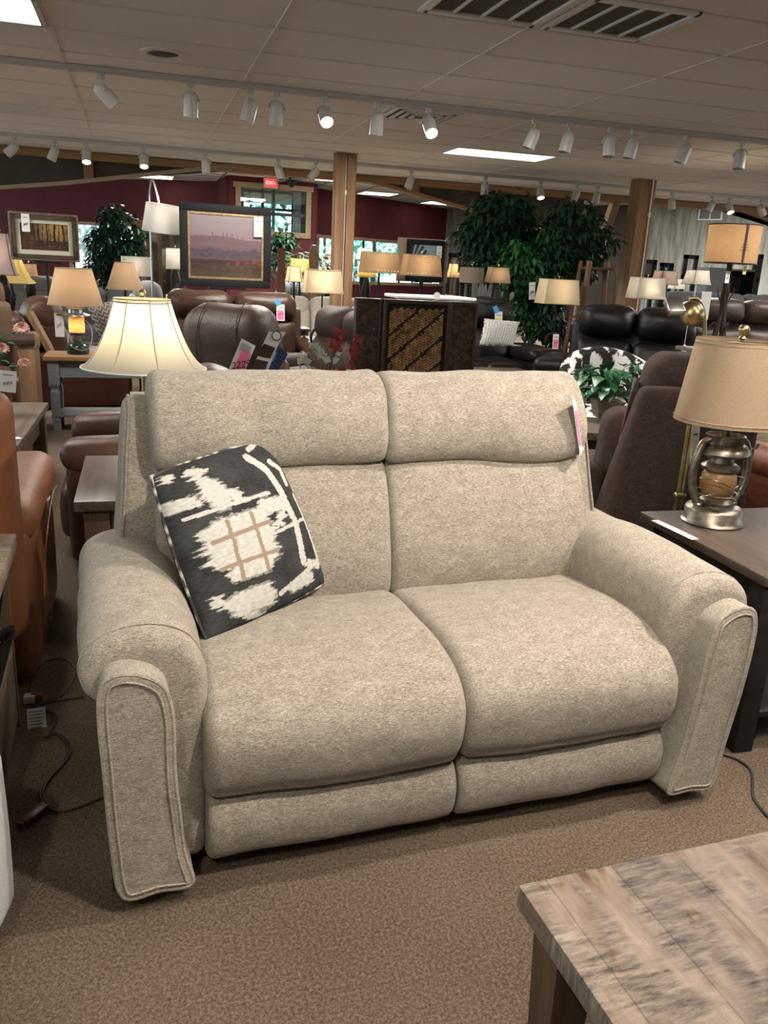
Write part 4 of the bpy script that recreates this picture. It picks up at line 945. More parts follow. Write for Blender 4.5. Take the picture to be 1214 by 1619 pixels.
for s in (-1, 1):
    MB().tube([(s*.052, .0, .055), (s*.062, 0, .085), (s*.080, 0, .13), (s*.088, 0, .19), (s*.082, 0, .25), (s*.068, 0, .295), (s*.048, 0, .308)], .0115, 10, sm=5).lathe([(.016, 0), (.017, .008), (.014, .012), (.017, .018), (.014, .024), (.016, .03), (.01, .034)], 12, c=(s*.054, 0, .055)).build('side_tube', 'pewter', t)
m = MB()
for s in (-1, 1): m.tube([(s*.06, -.01, .10), (s*.05, -.05, .125), (0, -.064, .150), (-s*.05, -.045, .175), (-s*.062, 0, .17)], .0018, 6, sm=5)
m.tube([(.058*math.cos(a*PI/14), .058*math.sin(a*PI/14), .112) for a in range(28)], .002, 6, closed=True); m.build('guard_wire', 'pewter', t)
MB().tube([(.078, 0, .27), (.10, -.005, .275), (.107, -.005, .292)], .005, 8).sphere((-.060, -.03, .302), .008).build('lift_lever', 'pewter', t)
MB().tube([(0, 0, .30), (0, 0, .40)], .011, 12).tube([(0, 0, .40), (0, 0, .68)], .004).build('stem', 'pewter', t)
t.scale = (1.3, 1.3, 1); SB, STP, rb_, rt_ = .372, .655, .186/1.3, .150/1.3
so = MB().lathe([(rb_, SB), ((rb_+rt_)/2, (SB+STP)/2), (rt_, STP)], 64, caps=False).build('lamp_shade', 'sh_tan', t)
for r_, z_ in ((rb_+.0005, SB+.012), (rt_+.0005, STP-.014), (rb_, SB), (rt_, STP)): MB().tube([(r_*math.cos(a*PI/32), r_*math.sin(a*PI/32), z_) for a in range(64)], .0016, 6, closed=True).build('shade_rim', 'sh_tan', so)
MB().tube([(-rt_, 0, STP-.006), (rt_, 0, STP-.006)], .002).build('shade_spider', 'brass', t)
MB().lathe([(.005, .655), (.010, .662), (.005, .670), (.008, .674), (.015, .686), (.015, .696), (.008, .706), (.0, .709)], 20).build('finial', 'brass', t)
# brass arm floor lamp behind it
fx, fy = P(1078, 760, 2.72).xy
t = thing('floor_lamp', 'antique brass swing-arm floor lamp behind the lantern lamp', 'floor lamp', (fx, fy, 0)); z1 = P(1090, 668, 2.72).z
MB().lathe([(.13, 0), (.135, .012), (.11, .022), (.02, .035), (.012, .06)], 32).build('lamp_base', 'brass', t)
m = MB()
for dx in (-.009, .009): m.tube([(dx, 0, .04), (dx, 0, z1)], .008, 10)
m.build('pole', 'brass', t); m = MB()
for z in (z1, P(1082, 783, 2.72).z, .3): m.box((0, 0, z), (.046, .03, .022), bev=.006)
m.build('pole_clamp', 'brass', t)
zt = P(1100, 470, 2.72).z
xp = lambda px, py: P(px, py, 2.72)-Vector((fx, fy, 0))
a = [(.0, 0, z1), (.02, .02, z1+.10), tuple(xp(1112, 560)), tuple(xp(1114, 520)), tuple(xp(1112, 492)), tuple(xp(1103, 474)), tuple(xp(1090, 472))]
MB().tube(a, .007, 10, sm=6).build('swing_arm', 'brass', t)
hd = MB(); hd.lathe([(.049, 0), (.047, .015), (.038, .032), (.022, .043), (.010, .047), (.0, .048)], 32, M4=frameM(xp(1083, 496)+Vector((0, -.03, 0)), (1, .15, 0), (.05, .45, 1)), caps=False); hd.build('lamp_head', 'brass', t)
MB().box((0, 0, 0), (1, 1, 1), M4=frameM(xp(1058, 484)+Vector((0, -.03, 0)), (1, -.2, .05), (.2, 1, .9)) @ Matrix.Diagonal((.060, .07, .03, 1)), bev=.004).build('head_housing', 'silver', t)
MB().tube([xp(1090, 495), xp(1082, 545)], .0013, 6).sphere(xp(1082, 547), .005).build('pull_chain', 'silver', t)
card(t, (.012, -.03, z1-.10), (1, 0, .1), (.06, 0, 1), .035, .20, None)

# chairs around
t = recliner('leather_recliner', 'camel leather recliner seen from behind at the left edge', 'recliner', (-.795, 3.17, 0), PI, 'camel_lea', .86, 1, D=1.0, H=1.03, aw=.19, ah=.64, n=14, tilt=.10)
MB().pad((0, .50, .64), (.84, .15, .80), .06, (0, .02, 0), n=14).build('back_panel', 'camel_lea', t)
m = MB().box((-.438, -.08, .52), (.012, .07, .045), bev=.002); m.build('power_buttons', 'silver', t)
MB().tube([(-.452, .42, .15), (-.455, .30, .42), (-.45, -.1, .54), (-.44, -.42, .50)], .003, 6, sm=5).build('piping', 'camel_lea', t)
t = recliner('fabric_recliner', 'mauve brown fabric recliner seen from behind, right of the loveseat', 'recliner', (2.50, 3.74, 0), PI-.20, 'mauve_fab', .90, 1, D=.95, H=1.04, aw=.17, ah=.56, n=14, tilt=.16, head=False, ob=False)
MB().pad((0, 0, 0), (.50, .26, .30), .10, (0, .02, .01), n=14, M4=Matrix.Translation((-.10, .30, .97)) @ Matrix.Rotation(-.12, 4, 'X'), jit=.02).build('headrest', 'mauve_fab', t)
MB().pad((0, 0, 0), (.80, .12, .90), .05, (0, .03, 0), n=14, M4=Matrix.Translation((0, .46, .54)) @ Matrix.Rotation(-.13, 4, 'X'), pinch=lambda w, a, b, c: Vector((w.x*(1-(.21 if w.x > 0 else .08)*(c+1)), w.y, w.z))).build('back_panel', 'mauve_fab', t)
iv = (Matrix.Translation(t.location) @ Matrix.Rotation(PI-.20, 4, 'Z')).inverted()
pc = MB().poly([iv @ P(1003, 596, 3.42), iv @ P(1013, 606, 3.55), iv @ P(988, 690, 3.55), iv @ P(977, 702, 3.42)], (.0015, 0, 0)).build('price_tag', 'paper', t, smooth=False)
MB().poly([iv @ P(999, 618, 3.42), iv @ P(1005, 622, 3.53), iv @ P(986, 685, 3.53), iv @ P(979, 694, 3.42)], (-.0015, -.001, 0)).build('sticker', 'pink', pc, smooth=False)
t = recliner('leather_recliner', 'rust brown leather recliner at the right edge behind the lantern lamp', 'recliner', (3.58, 3.66, 0), PI+.1, 'rust_lea', .86, 1, H=1.0, n=12)
# wedge table + chair behind loveseat, left
t = table('wedge_table', 'dark slab side table behind the left end of the loveseat', 'side table', (.06, 3.41, 0), 0, .62, .74, .585, 'slab', 'dark_oak', leg=.09, th=.04, apron=.10, shelf=.16, inset=.03)
q = G(128, 700, .62)
t = recliner('leather_recliner', 'reddish brown leather recliner facing left behind the dark slab side table', 'recliner', (q.x+.36, q.y+.46, 0), -PI/2, 'brown_lea', .84, 1, n=12, H=.90, tilt=.3)

# ------------------------------------------------------------------ bell lamp behind the loveseat
bp = P(229, 600, 3.42)
t = thing('table_lamp', 'glowing cream bell-shaped lampshade with piped ribs behind the left of the loveseat', 'lamp', (bp.x, bp.y, .585))
kz = lambda y: P(229, y, 3.42).z-.585
zb, zt, rb, rt = kz(581), kz(473), 95*mpp(bp), 42*mpp(bp)
prof = [(0, 0), (.16, .06), (.36, .18), (.56, .36), (.74, .58), (.90, .82), (1, 1)]
PR = [(rb+(rt-rb)*f, zb+(zt-zb)*z) for f, z in prof]; PRs = catmull(PR, 4, False)
so = MB().lathe(PRs, 64, caps=False).build('lamp_shade', 'sh_cream', t)
for k in range(8):
    a = 2*PI*(k+.30)/8
    MB().tube([((r+.001)*math.cos(a), (r+.001)*math.sin(a), z) for r, z in PRs], .0028, 6).build('shade_rib', 'sh_cream', so)
for r, z in ((rb, zb), (rt, zt), (rt+.001, zt-.012)): MB().tube([(r*math.cos(a*PI/32), r*math.sin(a*PI/32), z) for a in range(64)], .0035, 6, closed=True).build('shade_rim', 'white' if z == zb else 'gold_trim', so)
MB().lathe([(.075, 0), (.08, .015), (.05, .03), (.022, .06), (.03, .09), (.045, .14), (.04, .20), (.02, .25), (.014, .28), (.014, zb-.03), (.05, zb-.02), (.052, zb-.012), (.01, zb-.008), (.01, zt-.06)], 28).build('lamp_base', 'brass', t)
MB().sphere((0, 0, zb+(zt-zb)*.62), .03, sz=1.3).build('bulb', 'bulb_dim', t)
MB().tube([(-rt, 0, zt-.01), (rt, 0, zt-.01)], .002).tube([(0, 0, zt-.06), (0, 0, zt+.01)], .003).lathe([(.004, zt), (.012, zt+.006), (.008, zt+.012), (.016, zt+.024), (.010, zt+.036), (0, zt+.04)], 16).build('finial', 'brass', t)
card(t, (-.03, -.07, .325), (1, 0, 0), (0, .3, 1), .055, .05, 'pink')
point((bp.x, bp.y, .585+zb+(zt-zb)*.62), 8.5, (1, .86, .60), .04)

# ------------------------------------------------------------------ left background
t = table('end_table', 'dark brown slatted end table behind the camel recliner', 'end table', (-1.02, 5.06, 0), R(-1), .85, 1.30, .5, 'greywood', 'dark_oak', leg=.08, th=.04, apron=.14, shelf=.12)
q = G(30, 697, .505); q.x -= .04; q.y += .04; c = thing('paper_card', 'white folded card on the corner of the dark brown slatted end table', 'card', (q.x, q.y+.02, .502), .4)
MB().box((0, 0, .002), (.08, .05, .003)).build('card', 'paper', c, smooth=False)
# crate-like oak table with roses
gx = P(52, 540, 6.5); o = thing('oak_side_table', 'honey oak open side table beside the pink roses', 'side table', (gx.x-.42, 6.6, 0), R(6))
zt_ = P(50, 535, 6.5).z
MB().box((0, 0, zt_-.02), (.84, .5, .04), bev=.004).build('tabletop', 'espresso', o)
for sx in (-1, 1):
    for sy in (-1, 1): MB().box((sx*.36, sy*.2, (zt_-.04)/2), (.11, .06, zt_-.04), bev=.004).build('leg', 'oak_z', o)
MB().box((0, 0, .26), (.72, .42, .04)).build('shelf', 'espresso', o, smooth=False)
rv = P(6, 600, 5.3); vz = .502
t = thing('rose_bouquet', 'bouquet of dusty pink roses with dark green leaves at the left edge', 'flowers', (-1.13, 5.3, vz))
MB().lathe([(.06, 0), (.085, .05), (.09, .10), (.06, .17), (.05, .20), (.055, .21)], 24).build('vase', 'glazed_pot', t)
rng = random.Random(3); lf = MB(); stm = MB()
for (px, py, s) in ((34, 520, .055), (3, 552, .05), (38, 575, .045), (6, 588, .055), (-12, 540, .05), (-25, 575, .05), (20, 600, .04)):
    e = P(px, py, 5.22+rng.uniform(-.05, .08))-Vector((-1.13, 5.3, vz)); f = MB()
    for ring, (nn, rr, tl) in enumerate(((13, .95, .35), (12, .85, .7), (10, .7, 1.0), (8, .5, 1.2), (5, .3, 1.4))):
        for k in range(nn):
            a = 2*PI*k/nn+ring; d = Vector((math.cos(a)*math.cos(tl), -abs(math.sin(tl))*.6+math.sin(a)*math.cos(tl), math.sin(a)*math.cos(tl)*.5+math.sin(tl)*.8))
            f.leaf(e-d*s*.15, d, s*(.55+rr*.4), s*(.75+.3*rr), Vector((.2, -1, .4)), .5)
    f.sphere(e, s*.42, u=10, v=8); f.build('rose', 'petal', t)
    stm.tube([(0, 0, .12), e*.5+Vector((0, 0, .12)), e], .0035, 5, sm=4)
    for k in range(5):
        d = Vector((rng.uniform(-1, 1), rng.uniform(-1, .2), rng.uniform(-.8, .4))); lf.leaf(e*rng.uniform(.5, .9)+Vector((0, 0, .03)), d, .09, .055, Vector((0, 0, 1)))
stm.build('stem', 'leafB', t); lf.build('foliage', 'leafC', t)
card(t, P(12, 603, 5.1)-Vector((-1.13, 5.3, vz)), (1, 0, -.1), (0, .1, 1), .09, .12, None)
# grey console
gl = -.76; gt = table('console_table', 'grey painted console table with oak top under the camping-lantern lamp', 'console', (gl+.62, 7.43, 0), 0, 1.24, .44, .62, 'oak', 'greypaint', leg=.085, th=.035, apron=.14, shelf=.13, inset=.03, taper=True)
for ch in gt.children:
    if ch.name.startswith('leg'): ch['label'] = 'grey painted turned leg'
q = G(122, 562, .62)
t = thing('lantern_lamp', 'camping-lantern lamp with tan cone shade on the grey painted console table', 'lamp', (q.x, 7.45, .62))
yy = 7.45; z = lambda y: P(110, y, yy).z-.62; px_ = P(110, 500, yy); k = mpp(px_)
MB().lathe([(.0, 0), (.085, 0), (.09, .01), (.088, .06), (.07, .085), (.03, .10), (.0, .10)], 32).build('fuel_tank', 'green_enamel', t)
MB().lathe([(.03, .09), (.04, .11), (.036, .15), (.05, .165), (.06, .17), (.06, .175), (.03, .178)], 24).build('burner', 'pewter', t)
z0, z1_ = .175, .30
MB().lathe([(.062, z0), (.064, (z0+z1_)/2), (.062, z1_)], 28, caps=False).build('globe', 'amber_lit', t)
MB().lathe([(.063, z1_), (.115, z1_+.012), (.112, z1_+.02), (.060, z1_+.035), (.058, z1_+.06), (.075, z1_+.066), (.07, z1_+.078), (.045, z1_+.10), (.02, z1_+.108), (.012, z1_+.13), (.008, z(430)), (.0, z(430))], 32).build('vent_hood', 'silver', t)
MB().sphere((0, -.0, z0+.04), .018).build('bulb', 'bulb_dim', t)
MB().tube([(.065, -.03, .29), (.12, -.05, .2), (.10, -.09, .07), (.03, -.11, .04), (-.06, -.08, .08), (-.065, -.03, .16)], .004, 6, sm=5).build('bail_handle', 'silver', t)
zb_, zt_ = z(482), z(424); rb_, rt_ = 42*k, 27*k
so = MB().lathe([(rb_, zb_), (rt_, zt_)], 48, caps=False).build('lamp_shade', 'sh_linen', t)
MB().tube([(rb_*math.cos(a*PI/24), rb_*math.sin(a*PI/24), zb_) for a in range(48)], .0035, 6, closed=True).build('shade_rim', 'sh_linen', so); MB().tube([(rt_*math.cos(a*PI/24), rt_*math.sin(a*PI/24), zt_) for a in range(48)], .0035, 6, closed=True).build('shade_rim', 'sh_linen', so)
MB().tube([(-rt_, 0, zt_-.01), (rt_, 0, zt_-.01)], .003).tube([(0, 0, zt_-.02), (0, 0, zt_+.03)], .005).build('finial', 'pewter', t)
card(t, (-.13, -.05, .25), (1, 0, 0), (0, 0, 1), .07, .22, None, label='tan paper hang tag')
point(Vector(t.location)+Vector((0, 0, z0+.05)), 1.2, (1, .75, .4), .02); point(Vector(t.location)+Vector((0, 0, (zb_+zt_)/2)), 6)
c = thing('paper_card', 'white paper leaflet lying on the grey painted console table', 'card', (q.x+.19, 7.36, .621), .2)
MB().box((0, 0, .001), (.12, .16, .002)).build('card', 'paper', c, smooth=False)

# arm chairs and sofas left
t = recliner('leather_sofa', 'tan leather sofa with puffy arm at the left edge behind the roses', 'sofa', (P(44, 480, 7.3).x-.72, 7.47, 0), PI-.08, 'tan_lea', 1.4, 2, D=1.0, H=P(15, 440, 7.1).z, aw=.10, ah=.75, n=12, puff=.07, seed=5)
bx = P(102, 520, 8.5)
t = recliner('leather_armchair', 'brown leather armchair with a slanted oak side rail behind the camping-lantern lamp', 'armchair', (bx.x+.05, 8.75, 0), PI/2+.2, 'brown_lea', .95, 1, D=.95, H=1.0, aw=.10, ah=.6, n=12, puff=.05, tilt=.45, seed=9, round_arm=False)
a, b = P(46, 493, 8.15), P(84, 562, 8.1)
rl = thing('oak_rail', '', '', (0, 0, 0)); bpy.data.objects.remove(rl)
inv = (Matrix.Translation(t.location) @ Matrix.Rotation(PI/2+.2, 4, 'Z')).inverted()
MB().bar(inv @ a, inv @ b, .09, .05, bev=.006).build('side_rail', 'oak_z', t)
zig = lambda s, tt: ((.42, .39, .34) if (t_ := ((tt*7+abs(((s*5) % 1)-.5)*1.6) % 1)) < .3 else (.20, .19, .18) if t_ < .62 else (.09, .08, .078))
throw_pillow('grey and cream chevron pillow on the brown leather armchair behind the bell lamp', [P(140, 487, 8.2), P(181, 472, 8.3), P(196, 522, 8.25), P(158, 540, 8.15)], .14, 'print_cloth', zig, n=44, edge=.05)
recliner('brown_leather_sofa', 'dark brown leather sofa with a tufted back under the black-framed landscape', 'sofa', (P(372, 520, 8.8).x, 8.85, 0), -.03, 'dkbrown_lea', 1.95, 2, D=1.0, H=P(355, 462, 9.1).z, aw=.30, ah=.66, n=14, puff=.05, seed=21)
for o in COL.objects:
    if o.name == 'brown_leather_sofa': bs = o
card(bs, (.47, -.02, .93), (1, 0, 0), (0, .2, 1), .085, .17, 'pink', top='blue_paper')
# big recliner seen from behind with price cards
hz = P(385, 484, 5.5).z
t = recliner('leather_recliner', 'brown leather recliner seen from behind with hanging price cards', 'recliner', (P(425, 560, 5.65).x, 5.75, 0), PI*.80, 'taupe_lea', .92, 1, D=1.0, H=hz+.02, aw=.18, ah=.6, n=18, puff=.05, tilt=.30, seed=31, head=False, ob=False)
MB().pad((0, 0, 0), (.72, .34, .92), .15, (.02, .04, 0), n=20, M4=Matrix.Translation((0, .40, hz-.44)) @ Matrix.Rotation(-.22, 4, 'X'), jit=.008, pinch=lambda w, a, b, c: Vector((w.x*(1-.10*(c+1)), w.y, w.z))).build('back_panel', 'taupe_lea', t)
for x in (-.14, .14): MB().tube([(x, .615+(z_-.73)*.22, z_) for z_ in (.40, .60, .80, .95)]+[(x*.92, .63, hz-.06), (x*.9, .54, hz+.02), (x*.9, .44, hz+.03)], .0032, 6, sm=5).build('seam', 'dkbrown_lea', t)
def wcard(par, pts, Y, mat, name, label=None):
    """card drawn by four corners at depth Y in the parent's space"""
    iv = (Matrix.Translation(par.location) @ Matrix.Rotation(par.rotation_euler.z, 4, 'Z')).inverted()
    q = [iv @ P(x, y, Y) for x, y in pts]; n = (q[1]-q[0]).cross(q[3]-q[0]).normalized()*.002
    o = MB().poly(q, n).build(name, mat, par if name != 'sticker' else par, smooth=False)
    if label: o['label'] = label
    return o, iv
tY = 4.75
pc, iv = wcard(t, [(382, 535), (404, 547), (381, 600), (355, 600)], tY, 'paper', 'price_card', 'white card with a large pink price sticker')
wcard(t, [(383, 552), (397, 560), (380, 600), (362, 600)], tY-.012, 'pink', 'price_sticker')
o_ = P(380, 577, tY-.02); xx = P(395, 574, tY-.02)-P(368, 578, tY-.02); Mx = iv @ frameM(o_, xx, P(386, 560, tY-.02)-P(376, 590, tY-.02))
text_mesh('2229', .055, Mx, 'handwritten_price', 'ink', t, .0004, .25)
for k in range(5):
    y = 541+k*2.6; wcard(t, [(381-k+1, y+1), (398-k*.8, y+8), (398-k*.8, y+8.6), (381-k+1, y+1.6)], tY-.006, 'ink', 'printed_line')
wcard(t, [(425, 525), (452, 525), (440, 545), (418, 600), (392, 600), (412, 552)], tY-.05, 'paper', 'swatch_card', 'white folded card with leather colour swatches')
wcard(t, [(417, 543), (435, 550), (427, 567), (406, 562)], tY-.062, 'dkbrown_lea', 'colour_swatch'); wcard(t, [(403, 567), (424, 572), (414, 600), (394, 600)], tY-.062, 'taupe_lea', 'colour_swatch')
q = iv @ P(437, 531, tY-.065); MB().lathe([(.0, 0), (.028, 0), (.028, .002), (0, .002)], 28, M4=frameM(q, iv.to_3x3() @ Vector((1, 0, 0)), iv.to_3x3() @ Vector((0, .1, 1)))).build('round_emblem', 'navy_paper', t)
MB().lathe([(.019, .003), (.022, .003), (.022, .004), (.019, .004)], 28, M4=frameM(q, iv.to_3x3() @ Vector((1, 0, 0)), iv.to_3x3() @ Vector((0, .1, 1)))).build('emblem_ring', 'paper', t)
wcard(t, [(440, 545), (455, 560), (440, 585), (425, 600), (408, 600)], tY-.02, 'navy_paper', 'folded_brochure', 'dark blue folded brochure'); wcard(t, [(431, 555), (438, 558), (432, 572), (426, 567)], tY-.045, 'blue_paper', 'brochure_slip')
# taupe sofa
t = recliner('fabric_sofa', 'dusty taupe overstuffed sofa seen from its side behind the autumn leaves', 'sofa', (P(512, 560, 7.0).x, 7.05, 0), -PI/2+.35, 'mauve_lea', 1.45, 2, D=1.05, H=P(520, 497, 6.7).z+.02, aw=.26, ah=.62, n=14, puff=.07, seed=41, tilt=.3)
t = recliner('leather_sofa', 'dark brown leather sofa back just left of the embossed screen', 'sofa', (P(562, 520, 8.6).x+.10, 8.75, 0), PI-.05, 'dkbrown_lea', .66, 1, D=1.0, aw=.09, H=P(550, 478, 9.0).z, n=12, seed=44, puff=.05)
recliner('fabric_loveseat', 'cream chenille loveseat behind the ring-base lamp', 'loveseat', (P(497, 490, 11).x, 11.1, 0), 0, 'cream_fab', 2.2, 2, H=P(497, 470, 11.4).z, n=10, seed=47)
recliner('fabric_sofa', 'slate grey sofa with charcoal side behind the cream chenille loveseat', 'sofa', (P(500, 460, 14.1).x, 14.15, 0), .0, 'grey_fab', 1.5, 2, H=P(490, 447, 14.6).z, n=8, seed=51)
recliner('fabric_sofa', 'grey fabric sofa behind the small cone-shaded lamp', 'sofa', (P(167, 470, 11.7).x, 11.85, 0), 0, 'grey_fab', 1.30, 2, H=P(190, 455, 12.4).z, n=8, seed=52)
recliner('fabric_armchair', 'pale grey armchair with a rounded back beside the arc lamp pole', 'armchair', (P(262, 470, 11).x+.05, 10.9, 0), PI/2, 'lightgrey_fab', .8, 1, H=P(256, 446, 11).z, n=8, seed=53)
recliner('fabric_sofa', 'olive grey sofa far behind the tan cone shade', 'sofa', (P(45, 450, 14).x, 14.4, 0), 0, 'greige_fab', 2.6, 3, H=P(70, 440, 14).z, n=8, seed=54)

# lamps at the left
lamp('mauve square lampshade with dark piping at the far left edge', 2, 369, 434, 22, 44, 9.75, 'sh_mauve', 'square', 'urn', lit=4, trim='dark_trim', sup='side table under the mauve lamp at the left edge')
lamp('gold bell lampshade behind the mauve one at the left edge', 12, 401, 446, 36, 76, 10.7, 'sh_gold', 'square', 'urn', lit=9, sup='side table under the gold lamp at the left edge', trim='gold_trim', tz=.6)
lamp('small brown drum lampshade under the framed forest picture', 46, 417, 437, 22, 25, 11.9, 'sh_linen', 'round', lit=4, rim='dark_trim', sup='side table under the small brown drum lamp')
lamp('second tan cone lampshade, right of the camping-lantern lamp', 197, 415, 457, 29, 57, 9.6, 'sh_linen', 'round', 'turned', lit=6, sup='side table under the second tan cone lamp')
lamp('wide white rectangular lampshade behind the second tan cone one', 215, 406, 436, 44, 46, 12.6, 'sh_white', 'rect', lit=5, sup='side table under the wide white lamp')
lamp('narrow white square lampshade beside the black-framed landscape', 277, 393, 425, 27, 29, 12.8, 'sh_white', 'rect', lit=7, sup='side table under the narrow white lamp', dep=.9)
lamp('gold rectangular lampshade behind the small bell lamp', 474, 409, 430, 50/1.9, 28, 12.2, 'sh_gold', 'rect', 'turned', lit=7, sup='side table under the gold rectangular lamp')
lamp('small beige bell lampshade on a dark turned base', 465, 421, 445, 21, 31, 9.7, 'sh_peach', 'bell', 'turned', lit=6, sup='side table under the small beige bell lamp', trim='dark_trim', tz=.72)
lamp('wheat rectangular lampshade on a black ring base by the double timber post', 510, 427, 463, 52, 61, 8.05, 'sh_wheat', 'rect', 'ring', lit=11, sup='side table under the ring-base lamp by the double timber post', dep=.6, tagp=(.0, .18), rim='gold_trim', tz=.6)
lamp('white trimmed lampshade seen left of the double timber post by the window', 524, 390, 407, 15, 18, 15, 'sh_white', 'square', 'urn', lit=4, sup='side table by the window, left of the post', trim='dark_trim')
lamp('low tan lampshade in front of the narrow window', 519, 402, 418, 22, 24, 13.4, 'sh_tan', 'round', lit=4, sup='side table in front of the narrow window')
lamp('white bell lampshade left behind the first nail-trimmed lamp', 577, 393, 410, 20, 25, 13, 'sh_white', 'square', lit=4, sup='side table left behind the nail-trimmed lamps')
lamp('gold bell lampshade glowing behind the first nail-trimmed lamp', 580, 415, 438, 22, 36, 12.1, 'sh_gold', 'bell', lit=6, sup='side table behind the first nail-trimmed lamp')
lamp('brown rectangular lampshade with nail heads, left one of the pair', 600, 399, 431, 53, 60, 10.2, 'sh_burlap', 'rect', 'turned', lit=9, sup='side table under the left nail-trimmed lamp', nails=True, dep=.55, tagp=(-.1, .2))
lamp('brown rectangular lampshade with nail heads, in front of the board-backed picture', 666, 403, 436, 52, 60, 9.75, 'sh_burlap', 'rect', 'turned', lit=9, sup='side table under the right nail-trimmed lamp', nails=True, dep=.55, tagp=(-.02, .2, None))
lamp('peach lampshade on a brown jug base right of the board-backed picture', 717, 417, 439, 14, 25, 11.5, 'sh_peach', 'bell', 'jug', 'rust_lea', lit=7, sup='side table under the peach jug lamp', trim='dark_trim')
lamp('wide taupe drum lampshade left of the leafy trees', 745.5, 423, 447, 38, 38, 9.6, 'sh_taupe', 'round', 'turned', sup='side table under the wide taupe drum lamp')
lamp('tan tapered lampshade partly behind the bright leaves', 787, 423, 447, 28, 36, 9.6, 'sh_linen', 'rect', 'urn', lit=5, sup='side table under the tan tapered lamp')
lamp('small peach lampshade low behind the black leather sofa', 800, 438, 456, 17, 20, 11.8, 'sh_peach', 'round', lit=5, sup='side table under the small peach lamp')
lamp('wheat rectangular lampshade on a black ring base beside the leafy tree', 882, 442, 480, 53, 61, 8.88, 'sh_wheat', 'rect', 'ring', lit=11, sup='side table under the ring-base lamp beside the leafy tree', dep=.6, tagp=(-.01, .16), rim='gold_trim', tz=.55)
lamp('bright white tapered lampshade right of the square timber post', 1022, 439, 472, 46, 53, 9.0, 'sh_white', 'rect', 'crystal', 'silver', lit=9, sup='side table under the bright white tapered lamp', dep=.6)
lamp('blush bell lampshade with dark piping behind the bright white one', 1051, 428, 450, 27, 34, 10.6, 'sh_mauve', 'square', 'urn', lit=7, sup='side table under the blush bell lamp', trim='dark_trim')
lamp('small cream lampshade far right of the blush one', 1070, 441, 457, 19, 22, 12.8, 'sh_white', 'square', lit=6, sup='side table under the small cream lamp', trim='dark_trim')
lamp('white square bell lampshade with dark piping left of the pine-tree lamp', 1102, 427, 450, 27, 37, 10.75, 'sh_white', 'square', 'crystal', 'silver', lit=7, sup='side table under the white square bell lamp', trim='dark_trim')

# pine tree lamp
M['dark_bark'] = textured('dark_branch', (.012, .008, .005), (.04, .026, .018), 30, (1, 1, .3), rough=.7, bump=.5)
pb = P(1150, 440, 7.7); k = mpp(pb); tzz = .55
table('side_table', 'side table under the pine-tree lamp', 'table', (pb.x, pb.y, 0), 0, .5, .5, tzz, 'espresso', apron=.05, leg=.045)
t = thing('table_lamp', 'burlap drum lamp with a pine-tree ornament and a dark branch base', 'lamp', (pb.x, pb.y, tzz))
zb_, zt_ = P(1150, 416, 7.7).z-tzz, P(1150, 355, 7.7).z-tzz
so = MB().lathe([(39*k, zb_), (39*k, zt_)], 48, caps=False).build('lamp_shade', 'sh_burlap', t); m = MB()
for z in (zb_, zt_): MB().tube([(39*k*math.cos(a*PI/24), 39*k*math.sin(a*PI/24), z) for a in range(48)], .006, 6, closed=True).build('shade_rim', 'dark_trim', so)
an = math.atan2(-pb.y, -pb.x)+R(26); rd = Vector((math.cos(an), math.sin(an), 0)); tg = Vector((-rd.y, rd.x, 0)); pr = rd*(39*k+.004); m = MB().box((pr.x, pr.y, (zb_+zt_)/2), (.022, .008, zt_-zb_), rz=an+PI/2)
zc = (zb_+zt_)/2-.02
for i in range(5):
    w = .012+.008*i; z_ = Vector((0, 0, zc+.07-.028*i)); m.bar(pr+rd*.006-tg*w+z_, pr+rd*.006+tg*w+z_, .012, .005)
m.bar(pr+rd*.006+Vector((0, 0, zc-.07)), pr+rd*.006+Vector((0, 0, zc+.09)), .007, .005); m.build('pine_ornament', 'dark_trim', so)
m = MB()
for sx, sy, ph in ((-.06, -.02, 0), (.05, .03, 2), (.0, -.06, 4)):
    m.taper([(sx*1.8, sy, .04), (sx*1.1+.015, sy*.6, zb_*.35), (-sx*.2, sy*.4, zb_*.65), (sx*.3, sy*.2, zb_+.05)], .034, .020)
    m.taper([(sx*1.1, sy, zb_*.35), (sx*2+.03, sy*1.6, zb_*.45), (sx*2.6, sy*2, zb_*.42)], .010, .005)
    m.taper([(0, sy*.5, zb_*.6), (-sx*1.3, sy, zb_*.72), (-sx*1.5, sy, zb_*.78)], .009, .004)
m.build('branch_base', 'dark_bark', t); MB().lathe([(.09, 0), (.10, .02), (.0, .03)], 20).build('foot', 'bark', t)
MB().tube([(0, 0, zb_-.02), (0, 0, zb_+.1)], .01).sphere((0, 0, (zb_+zt_)/2), .03).build('bulb', 'bulb_dim', t)
point((pb.x, pb.y, tzz+(zb_+zt_)/2), 20)
card(t, (.10, -.12, zb_-.06), (1, 0, 0), (0, 0, 1), .04, .09, 'yellow_paper'); card(t, (-.08, -.10, zb_-.14), (1, .2, 0), (0, 0, 1), .06, .12, None, label='brown kraft hang tag')
q = P(1119, 470, 8.6); c = thing('paper_sign', 'tall white paper sign on a stand beside the branch-base lamp', 'sign', (q.x, 8.65, 0)); z0 = P(1119, 500, 8.6).z
MB().tube([(0, 0, 0), (0, 0, z0+.05)], .012).box((0, 0, .01), (.25, .2, .02)).build('stand', 'black_metal', c)
MB().box((0, -.02, z0+.12), (.13, .006, .32)).build('sheet', 'paper', c, smooth=False)

